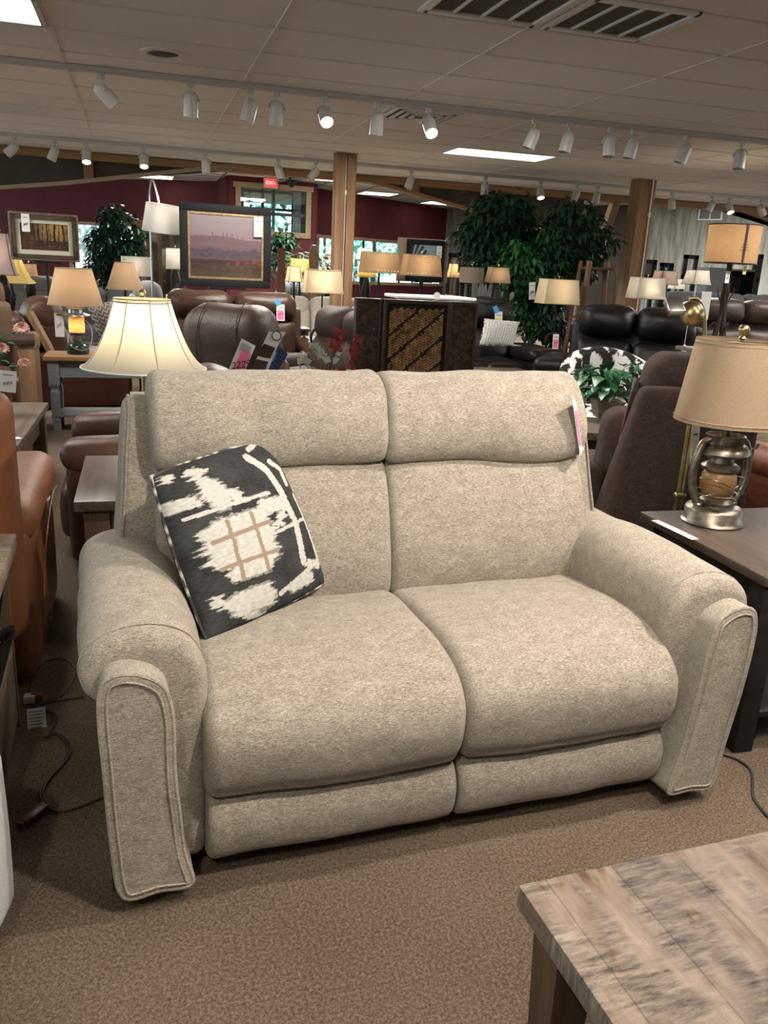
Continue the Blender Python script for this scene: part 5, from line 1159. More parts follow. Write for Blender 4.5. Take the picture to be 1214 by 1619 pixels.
# arc lamp
ap = P(239, 400, 10.2); k = mpp(ap); t = thing('floor_lamp', 'slim silver arc floor lamp with a white drum shade', 'floor lamp', (ap.x, 10.2, 0))
z = lambda y, x=239: P(x, y, 10.2).z
MB().lathe([(.16, 0), (.165, .02), (.02, .03), (.0, .03)], 32).build('lamp_base', 'silver', t)
ox = P(237, 330, 10.2).x-ap.x; dxs = P(252, 325, 10.2).x-ap.x
MB().tube([(0, 0, .02), (0, 0, 1.2), (ox, 0, z(330)), (ox+.005, -.02, z(300)), (dxs*.35, -.06, z(284)), (dxs*.75, -.1, z(305)), (dxs, -.12, z(328))], .011, 8, sm=6).build('pole', 'silver', t)
ctr = Vector((dxs+.0, -.12, 0)); Mx = Matrix.Translation((dxs+.02, -.12, (z(323)+z(366))/2)) @ Matrix.Rotation(.08, 4, 'Y') @ Matrix.Rotation(.10, 4, 'X'); hh = (z(323)-z(366))/2
so = MB().lathe([(29*k, -hh), (25*k, hh)], 40, M4=Mx, caps=False).build('lamp_shade', 'sh_white', t)
for r, zz in ((29*k, -hh), (25*k, hh)): MB().tube([Mx @ Vector((r*math.cos(a*PI/20), r*math.sin(a*PI/20), zz)) for a in range(40)], .004, 6, closed=True).build('shade_rim', 'sh_white', so)
MB().sphere(Mx @ Vector((0, 0, .02)), .035).build('bulb', 'bulb_dim', t)
point(Vector(t.location)+(Mx @ Vector((0, 0, .03))), 10, (1, .93, .82)); 

# pictures
def forest(s, v):
    n = noise.noise(Vector((s*9, v*3, 0))); g = max(0, math.exp(-((s-.72)/.35)**2)*(.35+.65*v)-.0)
    c = Vector((.055, .032, .02))*(1-g)+Vector((.42, .24, .07))*g*(1.0+.5*noise.noise(Vector((s*14, v*9, 3))))
    if v < .38: c = Vector((.04, .022, .018))+Vector((.14, .05, .02))*max(0, noise.noise(Vector((s*13, v*16, 6)))+.25)*(v+.5)
    for x, w in ((.28, .02), (.38, .025), (.46, .012), (.55, .022), (.61, .012), (.72, .03), (.80, .012), (.9, .026)):
        if abs(s-x-.012*math.sin(v*5+x*20)) < w*(1.1-.4*v) and v > .16: c = Vector((.035, .024, .022))
    return tuple(max(0, min(1, q*(1+.25*n))) for q in c)
picture('framed autumn forest picture with a cream mat, hung on an easel at the left', (20, 121, 339, 411), 9.4, .024, 'greywood', forest, 80, 60, mat=('mat_board', .078), yaw=R(8), tagc=(-.52, .55, .075, .17, None), easel='display easel behind the framed autumn forest picture')
for o in COL.objects:
    if o.get('label', '').startswith('framed autumn'): pf = o
hh = (411-339)*mpp(P(70, 375, 9.4)); ww = 101*mpp(P(70, 375, 9.4))
m = MB()
for s in (-1, 1): m.box((s*(ww/2-.042), -.012, hh/2), (.036, .03, hh-.048)); m.box((0, -.012, hh/2+s*(hh/2-.042)), (ww-.048, .03, .036))
m.build('inner_frame', 'bronze_frame', pf, smooth=False)
def plains(s, v):
    n = noise.noise(Vector((s*3, v*14, 0))); n2 = noise.noise(Vector((s*16, v*22, 3)))
    sky = Vector((.19, .14, .15)).lerp(Vector((.23, .19, .20)), max(0, (v-.6)*2.5)); c = sky*(1+.05*n)
    hill = .64+.03*math.sin(s*5)+.015*noise.noise(Vector((s*6, 0, 0)))
    if v < hill: c = Vector((.125, .082, .088))*(1+.12*n)
    if abs(v-hill-.02) < .035 and noise.noise(Vector((s*40, 1, 0))) > .15 and .2 < s < .8: c = Vector((.12, .08, .085))
    t1 = .43+.05*noise.noise(Vector((s*5, 2, 0)))+.03*noise.noise(Vector((s*18, 5, 0)))
    if .30 < v < t1+.02: c = Vector((.075, .055, .065))*(1+.3*n2)
    if v < .30: c = Vector((.09, .038, .028))*(1+.4*n2)
    if .20 < v < .27+.02*n2: c = Vector((.045, .028, .035)) if s < .5 or n2 < .1 else Vector((.13, .045, .028))
    if v < .19+.02*math.sin(s*4): c = Vector((.055, .034, .025))*(1+.35*n2+.25*n)
    if v < .08: c = Vector((.06, .045, .03))*(1+.3*n2)
    return tuple(max(0, q) for q in c)
picture('large black-framed misty plains landscape with a gold inner edge', (286, 429, 328, 452), 9.8, .085, 'frame_black', plains, 110, 90, mat=('gold_frame', .024), yaw=R(6), tagc=(.70, .52, .095, .21, None), easel='display easel behind the large black-framed landscape')
def palms(s, v):
    c = Vector((.26, .33, .40)) if v > .35 else Vector((.10, .07, .045))
    d = math.hypot((s-.15)*1.2, v-.5)
    if d < .55 and math.sin(math.atan2(v-.3, s-.02)*26) > -.2 and v > .35: c = Vector((.04, .04, .04))
    for x in (.45, .62, .86):
        if math.hypot(s-x, (v-.55)*1.2) < .09: c = Vector((.13, .07, .04))
    return tuple(c)
pq = picture('black-framed palm landscape mounted on a big tan board behind the nail-trimmed lamp', (641, 703, 381, 443), 10.7, .06, 'frame_black', palms, 50, 50, yaw=R(-3), tagc=(.68, .45, .07, .15, None), easel='display easel behind the tan board')
kk = mpp(P(670, 413, 10.7)); MB().box(((670-672)*kk*1.0, .055, 31*kk), (84*kk, .02, 66*kk)).build('tan_board', 'kraft', pq, smooth=False)
# framed things leaning at the back right
for (x0, x1, y0, y1, Y, lab, inn) in ((706, 730, 401, 425, 14.5, 'dark framed mirror on the far floor behind the peach jug lamp', 'silver'), (729, 748, 393, 448, 13.8, 'tall plum cupboard door left of the leafy trees', 'dark_trim'), (1009, 1038, 411, 440, 14, 'dark wide-framed mirror above the bright white lampshade', 'greypaint'), (1042, 1065, 416, 432, 14.2, 'small framed seascape above the blush lampshade', 'blue_paper'), (1078, 1103, 404, 440, 13.8, 'tall dark open frame leaning on the panelled wall', None), (1189, 1204, 403, 445, 13.6, 'dark open frame right of the pine-tree lamp', None)):
    a = P((x0+x1)/2, (y0+y1)/2, Y); k = mpp(a); w, h = (x1-x0)*k, (y1-y0)*k; t = thing('wall_mirror' if inn != 'blue_paper' else 'framed_picture', lab, 'mirror' if inn != 'blue_paper' else 'picture', (a.x, a.y, 0)); z0 = a.z-h/2; f = MB(); fw = .07
    for s in (-1, 1): f.box((s*(w/2-fw/2), 0, z0/2+h/2), (fw, .05, z0+h) if s else 0); 
    f.box((0, 0, z0+h-fw/2), (w, .05, fw)).box((0, 0, z0+fw/2), (w, .05, fw)).box((0, 0, .05), (w, .05, .1)); f.build('frame', 'black_wood', t, smooth=False)
    if inn: MB().box((0, .01, z0+h/2), (w-fw, .01, h-fw)).build('panel', inn, t, smooth=False)

# embossed folding screen
SY = 5.0; xs = [563, 606, 712, 758]; tops = [471, 473, 477, 479]
sx = [P(x, 480, SY).x for x in xs]; zt_ = P(660, 474.5, SY).z; t = thing('folding_screen', 'dark embossed leather folding screen with a woven cane centre panel', 'screen', ((sx[0]+sx[3])/2, SY, 0)); cx = (sx[0]+sx[3])/2
M['scroll_lac'] = plain('lacquered_scroll', (.085, .055, .04), .22, .3)
M['emboss'] = textured('embossed_leather', (.020, .013, .010), (.07, .046, .034), 34, rough=.25, bump=.8, dist=.003, spec=.6, detail=1)
for i, (yo) in enumerate((.05, 0, .05)):
    a, b = sx[i]-cx, sx[i+1]-cx; w = b-a; f = MB()
    f.box((a+.011, yo*.5 if i == 1 else yo*.6, zt_/2), (.022, .045, zt_), bev=.006).box((b-.011, yo*.6, zt_/2), (.022, .045, zt_), bev=.006).box(((a+b)/2, yo*.6, zt_-.014), (w, .04, .028), bev=.006).box(((a+b)/2, yo*.6, .12), (w, .03, .05)); f.build('panel_frame', 'espresso', t)
    if i != 1:
        m = MB().box(((a+b)/2, yo*.6, (zt_+.12)/2), (w-.04, .022, zt_-.16)); pn = m.build('embossed_panel', 'emboss', t, smooth=False)
        g = MB(); r2 = random.Random(i)
        for q in range(54):
            x = (a+b)/2+r2.uniform(-.4, .4)*(w-.05); zz = r2.uniform(.35, zt_-.07); r = r2.uniform(.008, .019); a0 = r2.uniform(0, 6)
            g.tube([(x+r*math.cos(a0+j*.5)*(1-j*.07), yo*.6-.012, zz+r*math.sin(a0+j*.5)*(1-j*.07)) for j in range(10)], .0028, 5)
        g.build('scrollwork', 'scroll_lac', pn); pn.children[0]['kind'] = 'stuff'
    else:
        MB().box(((a+b)/2, .01, (zt_+.12)/2), (w-.04, .012, zt_-.16)).build('backing', 'black_wood', t, smooth=False)
        g = MB(); hgt = zt_-.04; W2 = w-.05; x0 = (a+b)/2-W2/2; z0 = .55
        def clip(p, q):
            return all(x0 < r[0] < x0+W2 and z0 < r[2] < hgt for r in (p, q))
        u = Vector((math.cos(.72), 0, math.sin(.72))); v = Vector((-u.z, 0, u.x))
        n_ = 0
        for i_ in range(-60, 60):
            for j_ in range(-60, 60):
                c = Vector((x0+W2/2, -.004, .9))+Vector((.023*i_, 0, .0165*j_)); 
                cu, cv = (c-Vector((x0, 0, z0))).dot(u), (c-Vector((x0, 0, z0))).dot(v)
                if (cv % .115) < .017: continue
                d = (Vector((.0135, 0, .009)) if i_ % 2 else Vector((.0135, 0, -.009)))
                if clip(c-d, c+d): g.bar(c-d, c+d, .008, .010)
        wv = g.build('woven_cane', 'basket', t, smooth=False); wv['kind'] = 'stuff'
        st = MB()
        for q in range(-2, 14):
            c = Vector((x0, -.006, z0))+v*(.011+.115*q)
            pts = [c+u*(.012*j) for j in range(-60, 120) if x0 < (c+u*(.012*j)).x < x0+W2 and z0 < (c+u*(.012*j)).z < hgt]
            if len(pts) > 2: st.bar(pts[0], pts[-1], .006, .012)
        st.build('diagonal_slat', 'black_wood', t, smooth=False)
M['basket'] = textured('woven_cane', (.15, .07, .03), (.50, .30, .13), 22, rough=.5, bump=.2)
for o in COL.objects:
    if o.name.startswith('woven_cane'): o.data.materials[0] = M['basket']
# white table top behind the screen
q0, q1 = P(624, 470, 5.9), P(747, 478, 5.9); zz = P(685, 471, 5.9).z
t = thing('white_pedestal_table', 'tall pedestal table whose white top shows above the folding screen', 'table', ((q0.x+q1.x)/2, 6.0, 0))
MB().box((0, 0, zz), ((q1.x-q0.x), .36, .022), bev=.006).build('tabletop', 'white', t); MB().tube([(0, 0, 0), (0, 0, zz-.01)], .03).lathe([(.22, 0), (.22, .02), (.03, .04), (0, .04)], 28).build('pedestal', 'black_metal', t)
q = P(687, 470, 5.86); MB().lathe([(.0, 0), (.026, 0), (.026, .002), (.0, .002)], 24, M4=frameM((q.x-(q0.x+q1.x)/2, -.19, zz+.018), (1, 0, 0), (0, 0, 1))).build('price_tag', 'paper', t)

# black leather pieces
bs = recliner('leather_sofa', 'black leather sofa behind the folding screen with a grey maze-print pillow', 'sofa', (P(758, 520, 8.6).x, 8.7, 0), -.02, 'black_lea', 1.64, 2, D=1.0, H=P(790, 472, 9.0).z, aw=.34, ah=.66, n=14, puff=.045, seed=61)
card(bs, (.25, -.02, .93), (1, 0, 0), (0, .2, 1), .09, .20, 'yellow_paper', top='blue_paper')
def maze(s, t):
    g = 9; i, j = int(s*g*1.5), int(t*g*1.5); r = random.Random(i*31+j*17).random()
    fs, ft = (s*g*1.5) % 1, (t*g*1.5) % 1
    return (.22, .21, .19) if ((r < .5 and .3 < fs < .72) or (r >= .5 and .3 < ft < .72)) else (.60, .59, .55)
throw_pillow('white pillow with a grey maze print on the black leather sofa', [P(766, 504, 8.15), P(821, 509, 8.2), P(811, 547, 8.05), P(757, 546, 8.0)], .13, 'print_cloth', maze, n=54, edge=.05)
bl = recliner('leather_loveseat', 'black leather loveseat angled to the left behind the cowhide chair', 'loveseat', (P(1003, 560, 7.25).x, 7.32, 0), -.62, 'black_lea', 1.75, 2, D=1.0, H=P(1030, 487, 7.7).z, aw=.30, ah=.66, n=14, puff=.05, seed=65)
recliner('leather_sofa', 'taupe leather sofa at the far right behind the branch-base lamp', 'sofa', (P(1200, 500, 9.6).x+.1, 9.8, 0), -.05, 'taupe_lea', 2.3, 2, D=1.0, H=P(1190, 476, 10.1).z, aw=.36, ah=.66, n=12, puff=.05, seed=68)
recliner('fabric_sofa', 'grey fabric sofa behind the taupe leather one at the right', 'sofa', (P(1170, 468, 11.7).x, 11.85, 0), 0, 'grey_fab', 2.6, 3, H=P(1170, 466, 12.1).z, n=8, seed=69)
# slatted box table + media cabinet at right
q = P(1047, 546, 5.95); t = thing('slatted_chest', 'tall dark slatted chest beside the cowhide chair', 'chest', (q.x+.44, 5.80, 0), 0); zc_ = q.z
MB().box((0, 0, zc_-.015), (.62, .32, .03), bev=.004).build('tabletop', 'greywood', t)
for k in range(12): MB().box((-.27+.049*k, -.14, zc_/2), (.024, .02, zc_-.1)).build('slat', 'espresso', t, smooth=False)
MB().box((0, .02, zc_/2-.02), (.56, .26, zc_-.04)).build('body', 'espresso', t, smooth=False)
a = P(1152, 445, 12.6); k = mpp(a); t = thing('bookcase', 'slate grey cabinet with open dark shelves behind the pine-tree lamp', 'bookcase', (a.x+.15, 12.9, 0)); w, h = .95, P(1152, 424, 12.6).z
MB().box((-w/2+.2, 0, h/2), (.4, .35, h)).build('cabinet_side', 'greypaint', t, smooth=False); f = MB()
f.box((w*.2, .16, h/2), (.6, .02, h)); f.box((w/2, 0, h/2), (.04, .35, h)); f.build('back', 'black_wood', t, smooth=False)
for zz in (.05, h*.35, h*.68, h-.02): MB().box((w*.2, 0, zz), (.6, .34, .03)).build('shelf', 'greywood', t, smooth=False)

# wooden etagere
q = P(938, 480, 9.05); t = thing('etagere', 'reddish wooden A-frame shelf unit beside the square timber post', 'shelf', (q.x, 9.05, 0)); k = mpp(q)
hz_ = P(938, 413, 9.05).z; m = MB()
for sx in (-1, 1):
    for sy in (-1, 1): MB().bar((sx*.27, sy*.17, 0), (sx*.17, sy*.10, hz_), .06, .035, bev=.004).build('leg', 'red_wood', t)
for zz in (.25, .62, .98, hz_-.08):
    f = 1-.33*zz/hz_; MB().box((0, 0, zz), (.52*f, .32*f, .025), bev=.003).build('shelf', 'red_wood', t)
c = thing('paper_card', 'small white card standing on a shelf of the wooden A-frame unit', 'card', (q.x-.02, 9.0, .6325)); MB().box((0, 0, .035), (.06, .004, .07)).build('card', 'paper', c, smooth=False)
c = thing('wicker_bowl', 'brown wicker bowl on the upper shelf of the wooden A-frame unit', 'bowl', (q.x, 9.05, .995)); MB().lathe([(.03, 0), (.07, .03), (.09, .07), (.08, .07), (.06, .03), (.0, .01)], 20).build('bowl', 'basket', c)
# china cabinet far left
a = P(258, 410, 14); k = mpp(a); t = thing('china_cabinet', 'tall oak and glass china cabinet behind the arc lamp', 'cabinet', (a.x-.05, 14.2, 0)); w, h = 80*k, P(258, 352, 14).z
MB().box((0, 0, h-.06), (w, .45, .12)).build('cornice', 'oak', t); MB().box((0, 0, .35), (w, .45, .7)).build('lower_cabinet', 'oak', t); MB().box((0, .2, h/2), (w-.05, .03, h-.2)).build('back_panel', 'bronze_frame', t, smooth=False)
for i in range(5): MB().box((-w/2+.03+i*(w-.06)/4, -.2, (h+.6)/2), (.06, .05, h-.7)).build('door_frame', 'oak_z', t, smooth=False)
for zz in (1.0, 1.35, 1.7): MB().box((0, 0, zz), (w-.1, .38, .015)).build('glass_shelf', 'glass', t, smooth=False)
MB().box((0, -.2, (h+.6)/2), (w-.06, .006, h-.75)).build('glass_door', 'glass', t, smooth=False)
a = P(282, 445, 11.8); t = thing('bronze_lantern', 'small bronze candle lantern glowing beside the landscape picture', 'lantern', (a.x, 11.9, .6)); hh = .34
MB().box((0, 0, .015), (.26, .26, .03)).build('base', 'bronze_frame', t)
for sx in (-1, 1):
    for sy in (-1, 1): MB().box((sx*.11, sy*.11, hh/2), (.015, .015, hh)).build('corner_post', 'bronze_frame', t, smooth=False)
MB().lathe([(.17, hh), (.06, hh+.10), (.03, hh+.14), (.0, hh+.15)], 4, M4=Matrix.Rotation(PI/4, 4, 'Z')).build('roof', 'bronze_frame', t, smooth=False); MB().lathe([(.03, .03), (.03, .15), (.0, .16)], 14).build('candle', 'bulb_dim', t)
table('side_table', 'side table under the small bronze candle lantern', 'table', (a.x, 11.9, 0), 0, .5, .5, .6, 'espresso')

# ------------------------------------------------------------------ cowhide chair, plant, coffee table at the right
def cow(c):
    n = noise.noise(Vector((c.x*11, c.y*11, c.z*8+3)))+.5*noise.noise(Vector((c.x*15, c.y*15, c.z*12)))+.25*noise.noise(Vector((c.x*40, c.y*40, c.z*30)))
    return (.02, .018, .018) if n > -.03 else (.70, .70, .69)
cc = Vector((P(972, 600, 6.0).x, 6.0, 0)); t = thing('barrel_chair', 'black and white cowhide barrel chair behind the potted plant', 'armchair', cc, -.15)
def bar_ring(r, zt, rr):
    return r
m = MB(); Rr = .40; N = 150; rings = []
for i in range(N+1):
    a = R(-28)+R(236)*i/N; ca, sa = math.cos(a), math.sin(a); top = .62+.26*max(0, sa)**.8+.0
    prof = [(Rr-.06, .16), (Rr+.0, .15), (Rr+.02, .3), (Rr+.05, top-.08), (Rr+.05, top-.02), (Rr+.01, top), (Rr-.05, top-.02), (Rr-.07, top-.08), (Rr-.08, .4)]
    rings.append([Vector((p*ca, p*sa*.92, z)) for p, z in catmull(prof, 9)])
m.ring_loft(rings); m.build('curved_back', 'cowhide', t, colors=cow)
MB().pad((0, -.06, .36), (.66, .66, .16), .07, (0, .01, .025), n=50).build('seat_cushion', 'cowhide', t, colors=cow)
MB().pad((0, -.02, .20), (.64, .62, .18), .05, n=20).build('seat_base', 'cowhide', t, colors=cow)
for sx in (-1, 1):
    for sy in (-1, 1): MB().bar((sx*.24, sy*.24, 0), (sx*.21, sy*.21, .13), .04).build('leg', 'black_wood', t)
q = G(962, 672, .5)
tq = table('coffee_table', 'weathered grey-brown coffee table under the potted plant', 'coffee table', (q.x-.04, q.y-.02, 0), R(-28), 1.0, .62, .5, 'greywood', 'black_wood', leg=.06, th=.05, apron=.10, shelf=.15)
q = G(960, 660, .502); t = thing('potted_plant', 'leafy green pothos in a square celadon footed pot', 'potted plant', (q.x, q.y+.02, .502), R(-10)); k = mpp(q)
MB().ring_loft([[Vector((a*w, b*w*.8, z)) for a, b in ((-1, -1), (1, -1), (1, 1), (-1, 1))] for z, w in ((.015, .075), (.03, .085), (.10, .095), (.11, .100), (.118, .100), (.118, .088), (.10, .085))], caps=False).box((0, 0, .03), (.13, .10, .02)).build('pot', 'glazed_pot', t, smooth=False)
for sx in (-1, 1): MB().box((sx*.06, 0, .01), (.035, .12, .02)).build('pot_foot', 'glazed_pot', t)
MB().pad((0, 0, .108), (.165, .13, .03), .012, (0, 0, .01), n=8, jit=.02).build('moss', 'soil', t)
lf = MB(); stn = MB(); r2 = random.Random(11)
for i in range(170):
    a = r2.uniform(0, 2*PI); el = r2.uniform(-.12, 1.15); d = Vector((math.cos(a)*math.cos(el), math.sin(a)*math.cos(el), math.sin(el)))
    L = r2.uniform(.13, .30); b = Vector((r2.uniform(-.03, .03), r2.uniform(-.03, .03), .13)); e = b+Vector((d.x*L*.85, d.y*L*.75, d.z*L*.75+.06))
    if i % 3 == 0: stn.tube([b, (b+e)/2+Vector((0, 0, .03)), e], .0022, 4, sm=2)
    dd = Vector((d.x, d.y, r2.uniform(-.5, .15))); lf.leaf(e, dd, r2.uniform(.085, .125), r2.uniform(.055, .08), Vector((0, 0, 1)), .22)
lf.build('foliage', 'leafC', t); stn.build('stem', 'leafB', t)
q = G(975, 685, .503); c = thing('paper_card', 'white booklet lying on the coffee table in front of the potted plant', 'card', (q.x+.02, q.y-.03, .502), R(-25)); MB().box((0, 0, .003), (.16, .09, .006)).build('card', 'paper', c, smooth=False)
# coffee tables / consoles half hidden in the middle
q = G(790, 585, .5); table('coffee_table', 'long grey-topped coffee table in front of the black leather sofa', 'coffee table', (q.x-.12, q.y+.02, 0), 0, .85, .40, .5, 'greywood', 'espresso', th=.05)
# autumn leaf stems
a = P(505, 600, 4.3); table('side_table', 'side table holding the autumn leaf spray behind the loveseat', 'table', (a.x, 4.35, 0), 0, .5, .4, .62, 'espresso')
t = thing('leaf_spray', 'autumn spray of red, sage and brown leaves in a pot behind the loveseat', 'flowers', (a.x, 4.35, .62)); r2 = random.Random(5)
MB().lathe([(.05, 0), (.08, .05), (.075, .14), (.06, .18)], 20).build('pot', 'bronze_frame', t); o = Vector(t.location); stn = MB(); P_ = {'redleaf': MB(), 'paleleaf': MB(), 'brownleaf': MB()}
for (px, py, mt, n_) in ((538, 535, 'redleaf', 11), (530, 552, 'redleaf', 5), (560, 545, 'redleaf', 6), (556, 572, 'redleaf', 6), (547, 586, 'redleaf', 4), (480, 548, 'brownleaf', 5), (500, 552, 'paleleaf', 6), (478, 575, 'paleleaf', 7), (512, 560, 'paleleaf', 7), (528, 565, 'paleleaf', 4), (520, 545, 'brownleaf', 3)):
    e = P(px, py, 4.3+r2.uniform(-.08, .08))-o; stn.tube([(0, 0, .1), e*.5+Vector((0, 0, .12)), e], .0025, 5, sm=3)
    for k in range(n_):
        d = Vector((r2.uniform(-1, 1), r2.uniform(-.6, .2), r2.uniform(-1, 1))); P_[mt].leaf(e+Vector((r2.uniform(-.02, .02), 0, r2.uniform(-.03, .03))), d, r2.uniform(.03, .055), r2.uniform(.025, .045), Vector((0, -1, .2)), .2)
stn.build('stem', 'brownleaf', t)
for kx in P_: P_[kx].build(kx.replace('leaf', '_leaves'), kx, t)

# ------------------------------------------------------------------ trees
def tree(label, blobs, Y, trunk, n, mats, ls=.09, seed=1, pot=True, base=None):
    r = random.Random(seed); b0 = P(trunk[0][0], trunk[0][1], Y); base = Vector((b0.x, Y, 0)); t = thing('ficus_tree', label, 'tree', base)
    if pot: MB().lathe([(.14, 0), (.19, .05), (.21, .28), (.20, .30), (.17, .28), (.0, .27)], 24).build('basket_pot', 'basket', t)
    tk = MB(); pts = [(0, 0, .2)]+[tuple(P(x, y, Y)-base) for x, y in trunk[1:]]
    tk.taper(pts, .03, .015)
    tk.taper([(p[0]+.05*math.sin(i*2), p[1]+.04, p[2]) for i, p in enumerate(pts)], .022, .010)
    lv = [MB() for _ in mats]; tot = sum(b[2]*b[3] for b in blobs)
    for (bx, by, rx, ry, mi) in blobs:
        c = P(bx, by, Y)-base; k = mpp(P(bx, by, Y)); ax, az = rx*k, ry*k; ay = min(ax, az)*.9
        tk.taper([pts[-2], tuple((Vector(pts[-1])+c)/2), tuple(c)], .012, .005)
        for i in range(int(n*rx*ry/tot)):
            while True:
                p = Vector((r.uniform(-1, 1), r.uniform(-1, 1), r.uniform(-1, 1)))
                if .25 < p.length < 1.0: break
            p = p*(1+.22*noise.noise(p*3+Vector((bx, by, 0))))*(1.25 if r.random() < .08 else 1)
            if noise.noise(p*2.2+Vector((seed, bx*.1, 0))) < -.22: continue
            q = c+Vector((p.x*ax, p.y*ay, p.z*az)); d = Vector((p.x+r.uniform(-.7, .7), p.y+r.uniform(-.7, .7), r.uniform(-1.1, .25)))
            lv[mi].leaf(q, d, ls*r.uniform(.7, 1.4), ls*.42*r.uniform(.8, 1.2), Vector((r.uniform(-.4, .4), r.uniform(-.4, .4), 1)), .18)
            if i % 14 == 0: tk.tube([c+(q-c)*.2, q], .003, 4)
    tk.build('trunk', 'bark', t)
    for m_, mb in zip(mats, lv): mb.build('foliage', m_, t)
    return t
tree('tall dense dark green ficus tree, left one of the big pair', [(790, 345, 52, 42, 0), (762, 372, 40, 30, 0), (820, 385, 40, 40, 0), (770, 410, 38, 30, 0), (800, 430, 32, 26, 0), (815, 335, 28, 28, 0)], 10.55, [(800, 560), (800, 470), (800, 400)], 4600, ['leafA'], .14, 2)
tree('ficus tree with bright green lower leaves, right one of the big pair', [(905, 360, 52, 42, 0), (935, 385, 42, 30, 0), (870, 400, 50, 36, 0), (920, 415, 35, 28, 0), (830, 425, 46, 38, 1), (860, 465, 42, 32, 0), (815, 400, 20, 22, 1), (850, 500, 34, 36, 0), (880, 520, 26, 22, 0), (830, 490, 25, 25, 1)], 9.95, [(868, 580), (880, 470), (900, 400)], 5800, ['leafA', 'leafB'], .13, 5)
tree('dark ficus tree in front of the left bright window', [(182, 345, 24, 22, 0), (178, 385, 36, 26, 0), (195, 400, 30, 25, 0), (160, 420, 22, 24, 0), (190, 440, 25, 20, 0), (215, 372, 14, 12, 0), (152, 366, 8, 8, 0)], 13.3, [(180, 520), (182, 440), (180, 370)], 2600, ['leafA'], .13, 8)
tree('round dark shrub behind the right edge of the landscape picture', [(448, 380, 20, 18, 0), (440, 400, 16, 26, 0)], 15.2, [(445, 470), (446, 420), (446, 390)], 700, ['leafA'], .13, 12)
q_ = [o for o in COL.objects if o.get('label', '').startswith('ficus tree with bright')][0]
wc = P(841, 460, 9.35)-Vector(q_.location)
card(q_, wc, (1, 0, .08), (-.05, 0, 1), .08, .20, None, label='white hanging price tag')
q = wallpts(WG, WH, 1127, 335); e_ = Vector((WH[0]-WG[0], WH[1]-WG[1], 0)).normalized()
c_ = Vector((WG[0], WG[1], 0))+e_*q[0]+Vector((e_.y, -e_.x, 0))*.09; an_ = math.atan2(e_.y, e_.x)
t = thing('wall_vent', 'narrow grey air vent high on the panelled wall above the pine-tree lamp', 'vent', (c_.x, c_.y, q[1]), an_)
MB().box((0, 0, 0), (.62, .04, .40)).build('frame', 'white', t, smooth=False)
for s_ in (-1, 1): MB().box((s_*.145, -.025, 0), (.25, .02, .34)).build('louvre', 'greypaint', t, smooth=False)
# palm
a = P(456, 425, 13.1); t = thing('potted_palm', 'bright green potted palm beside the dark shrub', 'potted plant', (a.x, 13.1, 0)); fr = MB(); zt_ = a.z
MB().lathe([(.15, 0), (.2, .3), (.18, .3), (0, .28)], 20).build('pot', 'glazed_pot', t)
for i in range(13):
    az = i*2.4; L = .75; d = Vector((math.cos(az), math.sin(az)*.8, 0)); pth = [Vector((0, 0, .3))+d*.1*j+Vector((0, 0, (zt_-.2)*(j/4)**.8 if j < 5 else 0)) for j in range(5)]
    e0 = pth[-1]; pts = pth+[e0+d*.06*j+Vector((0, 0, .25*math.sin(j*.6)-.03*j*j)) for j in range(1, 5)]; fr.tube(pts, .006, 4)
    for j in range(4, len(pts)):
        for s in (-1, 1):
            for h in (0, .5):
                p = pts[j-1].lerp(pts[j], h); fr.leaf(p, d*.5+Vector((-d.y, d.x, .2))*s, .30, .04, Vector((0, 0, 1)), .2)
fr.build('frond', 'leafB', t)
q = P(445, 415, 11.9)
t = thing('wood_column', 'dark red slim wooden column beside the potted palm', 'column', (q.x, 11.9, 0)); MB().lathe([(.10, 0), (.10, .05), (.06, .08), (.055, P(445, 392, 11.9).z-.05), (.07, P(445, 392, 11.9).z)], 16).build('shaft', 'red_wood', t)
q = P(496, 410, 11.85); t = thing('carved_totem', 'pale carved wooden post lamp figure near the narrow window', 'carving', (q.x, 11.85, 0)); h = P(496, 388, 11.85).z
MB().lathe([(.11, 0), (.09, .1), (.07, h*.6), (.10, h*.72), (.06, h*.82), (.075, h*.92), (.04, h), (0, h+.01)], 14).build('figure', 'oak_z', t)
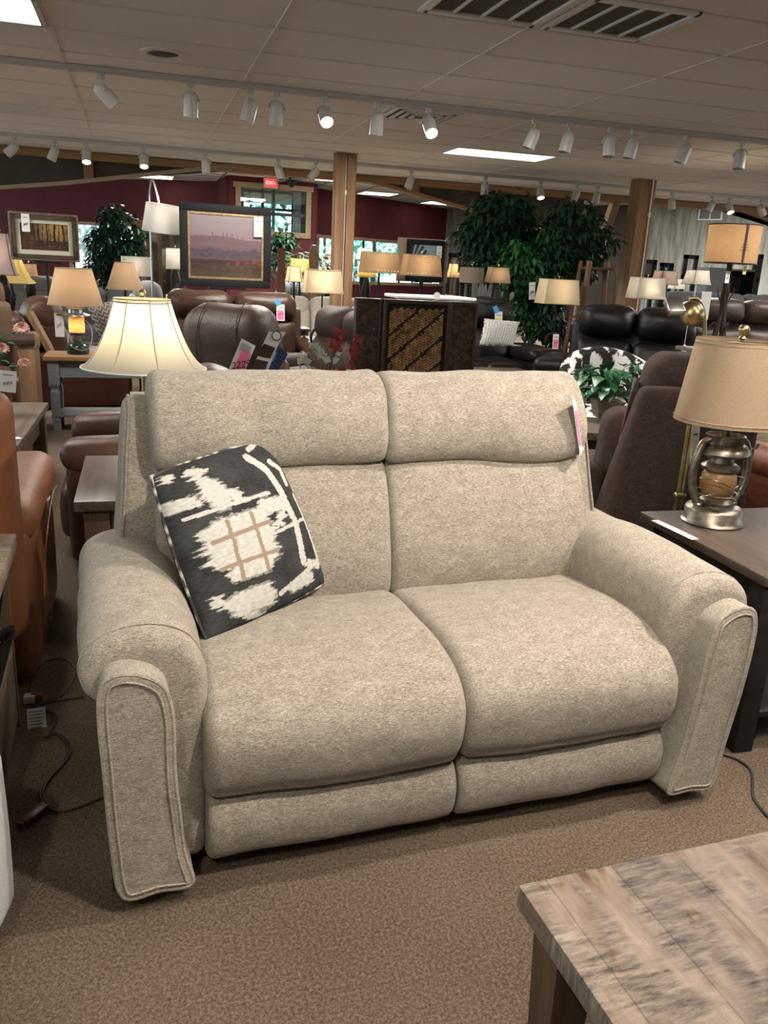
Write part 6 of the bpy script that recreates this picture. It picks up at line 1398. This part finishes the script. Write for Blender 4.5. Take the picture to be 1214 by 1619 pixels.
# outdoor trees seen through the windows
for i, (x, Y, s) in enumerate(((150, 31, .8), (218, 36, 1.0), (398, 31, .9), (452, 36, 1.0), (512, 41, 1.0), (590, 33, 1.0), (655, 39, 1.1), (562, 45, 1.2), (945, 34, 1.0))):
    b = P(x, 400, Y); r = random.Random(i); t = thing('outdoor_tree', ['bright tree outside the left window, nearest the framed forest picture', 'bright tree outside the left window, nearest the arc lamp', 'tree outside the entry window, left side', 'tree outside the entry window, right side', 'tree outside the narrow window left of the timber post', 'broad tree outside the long window', 'tree at the right end of the long window', 'tree just right of the timber post outside the long window', 'tree outside by the slanting wood brace'][i], 'tree', (b.x, Y, 0)); m = MB()
    for k in range(240):
        p = Vector((r.gauss(0, 1), r.gauss(0, 1), r.gauss(0, 1))).normalized()*r.uniform(.5, 1); q = Vector((p.x*1.9*s, p.y*1.5*s, 2.6+p.z*1.9*s)); 
        m.leaf(q, Vector((r.uniform(-1, 1), r.uniform(-1, 1), r.uniform(-1, .5))), .42, .26, Vector((0, 0, 1)))
    m.build('foliage', 'outleaf', t); MB().taper([(0, 0, 0), (.05, 0, 1.5), (0, 0, 3)], .14, .05).build('trunk', 'bark', t)

# ------------------------------------------------------------------ light
wd = bpy.data.worlds.new('world'); sc.world = wd; wd.use_nodes = True
bg = wd.node_tree.nodes['Background']; bg.inputs['Color'].default_value = (.80, .93, 1.0, 1); bg.inputs['Strength'].default_value = 2.5
sn = bpy.data.lights.new('sun', 'SUN'); sn.energy = 9; sn.angle = .01; so_ = bpy.data.objects.new('sun', sn); COL.objects.link(so_); so_.rotation_euler = (R(28), 0, R(10))
# fill lights added under both ceilings to brighten the room, without fixtures
for x, y, p in ((.8, .9, 14), (3.8, 2.5, 25), (-2.0, 1.5, 12), (-2.6, 8, 90), (6.5, 6, 110), (1.5, 8.6, 110), (9.5, 9.0, 110), (-1, 5.2, 60), (2.6, 5.4, 60)):
    area((x, y, CZ-.03), 1.15, .55, p)
for x, y, p in ((0, 17, 420), (6, 17, 420), (11.5, 15.5, 420), (3, 14, 300)): area((x, y, FZ-.05), 1.2, 1.2, p, (.95, 1, .97))
# unseen track heads and an added front fill, aimed at the loveseat
spot((2.25, 1.75, 2.6), (.55, 2.05, .4), 260, 75, .4, rad=.03)
spot((3.2, .6, 2.6), (1.2, 2.2, .4), 120, 60, .5, rad=.05)
spot((-.6, -.4, 2.55), (1.0, 2.2, .4), 110, 60, .5, rad=.05)
spot((1.1, .55, 2.55), (.8, 1.7, .0), 190, 85, .5, rad=.05)  # added front fill, without a lamp head
sc.view_settings.view_transform = 'Standard'; sc.view_settings.look = 'None'; sc.view_settings.exposure = .06; sc.view_settings.gamma = 1
sc.view_settings.use_curve_mapping = False
sc.cycles.max_bounces = 6; sc.cycles.diffuse_bounces = 3; sc.cycles.glossy_bounces = 3; sc.cycles.transparent_max_bounces = 8; sc.cycles.transmission_bounces = 4
sc.cycles.use_denoising = True; sc.cycles.sample_clamp_indirect = 5; sc.cycles.caustics_reflective = False; sc.cycles.caustics_refractive = False
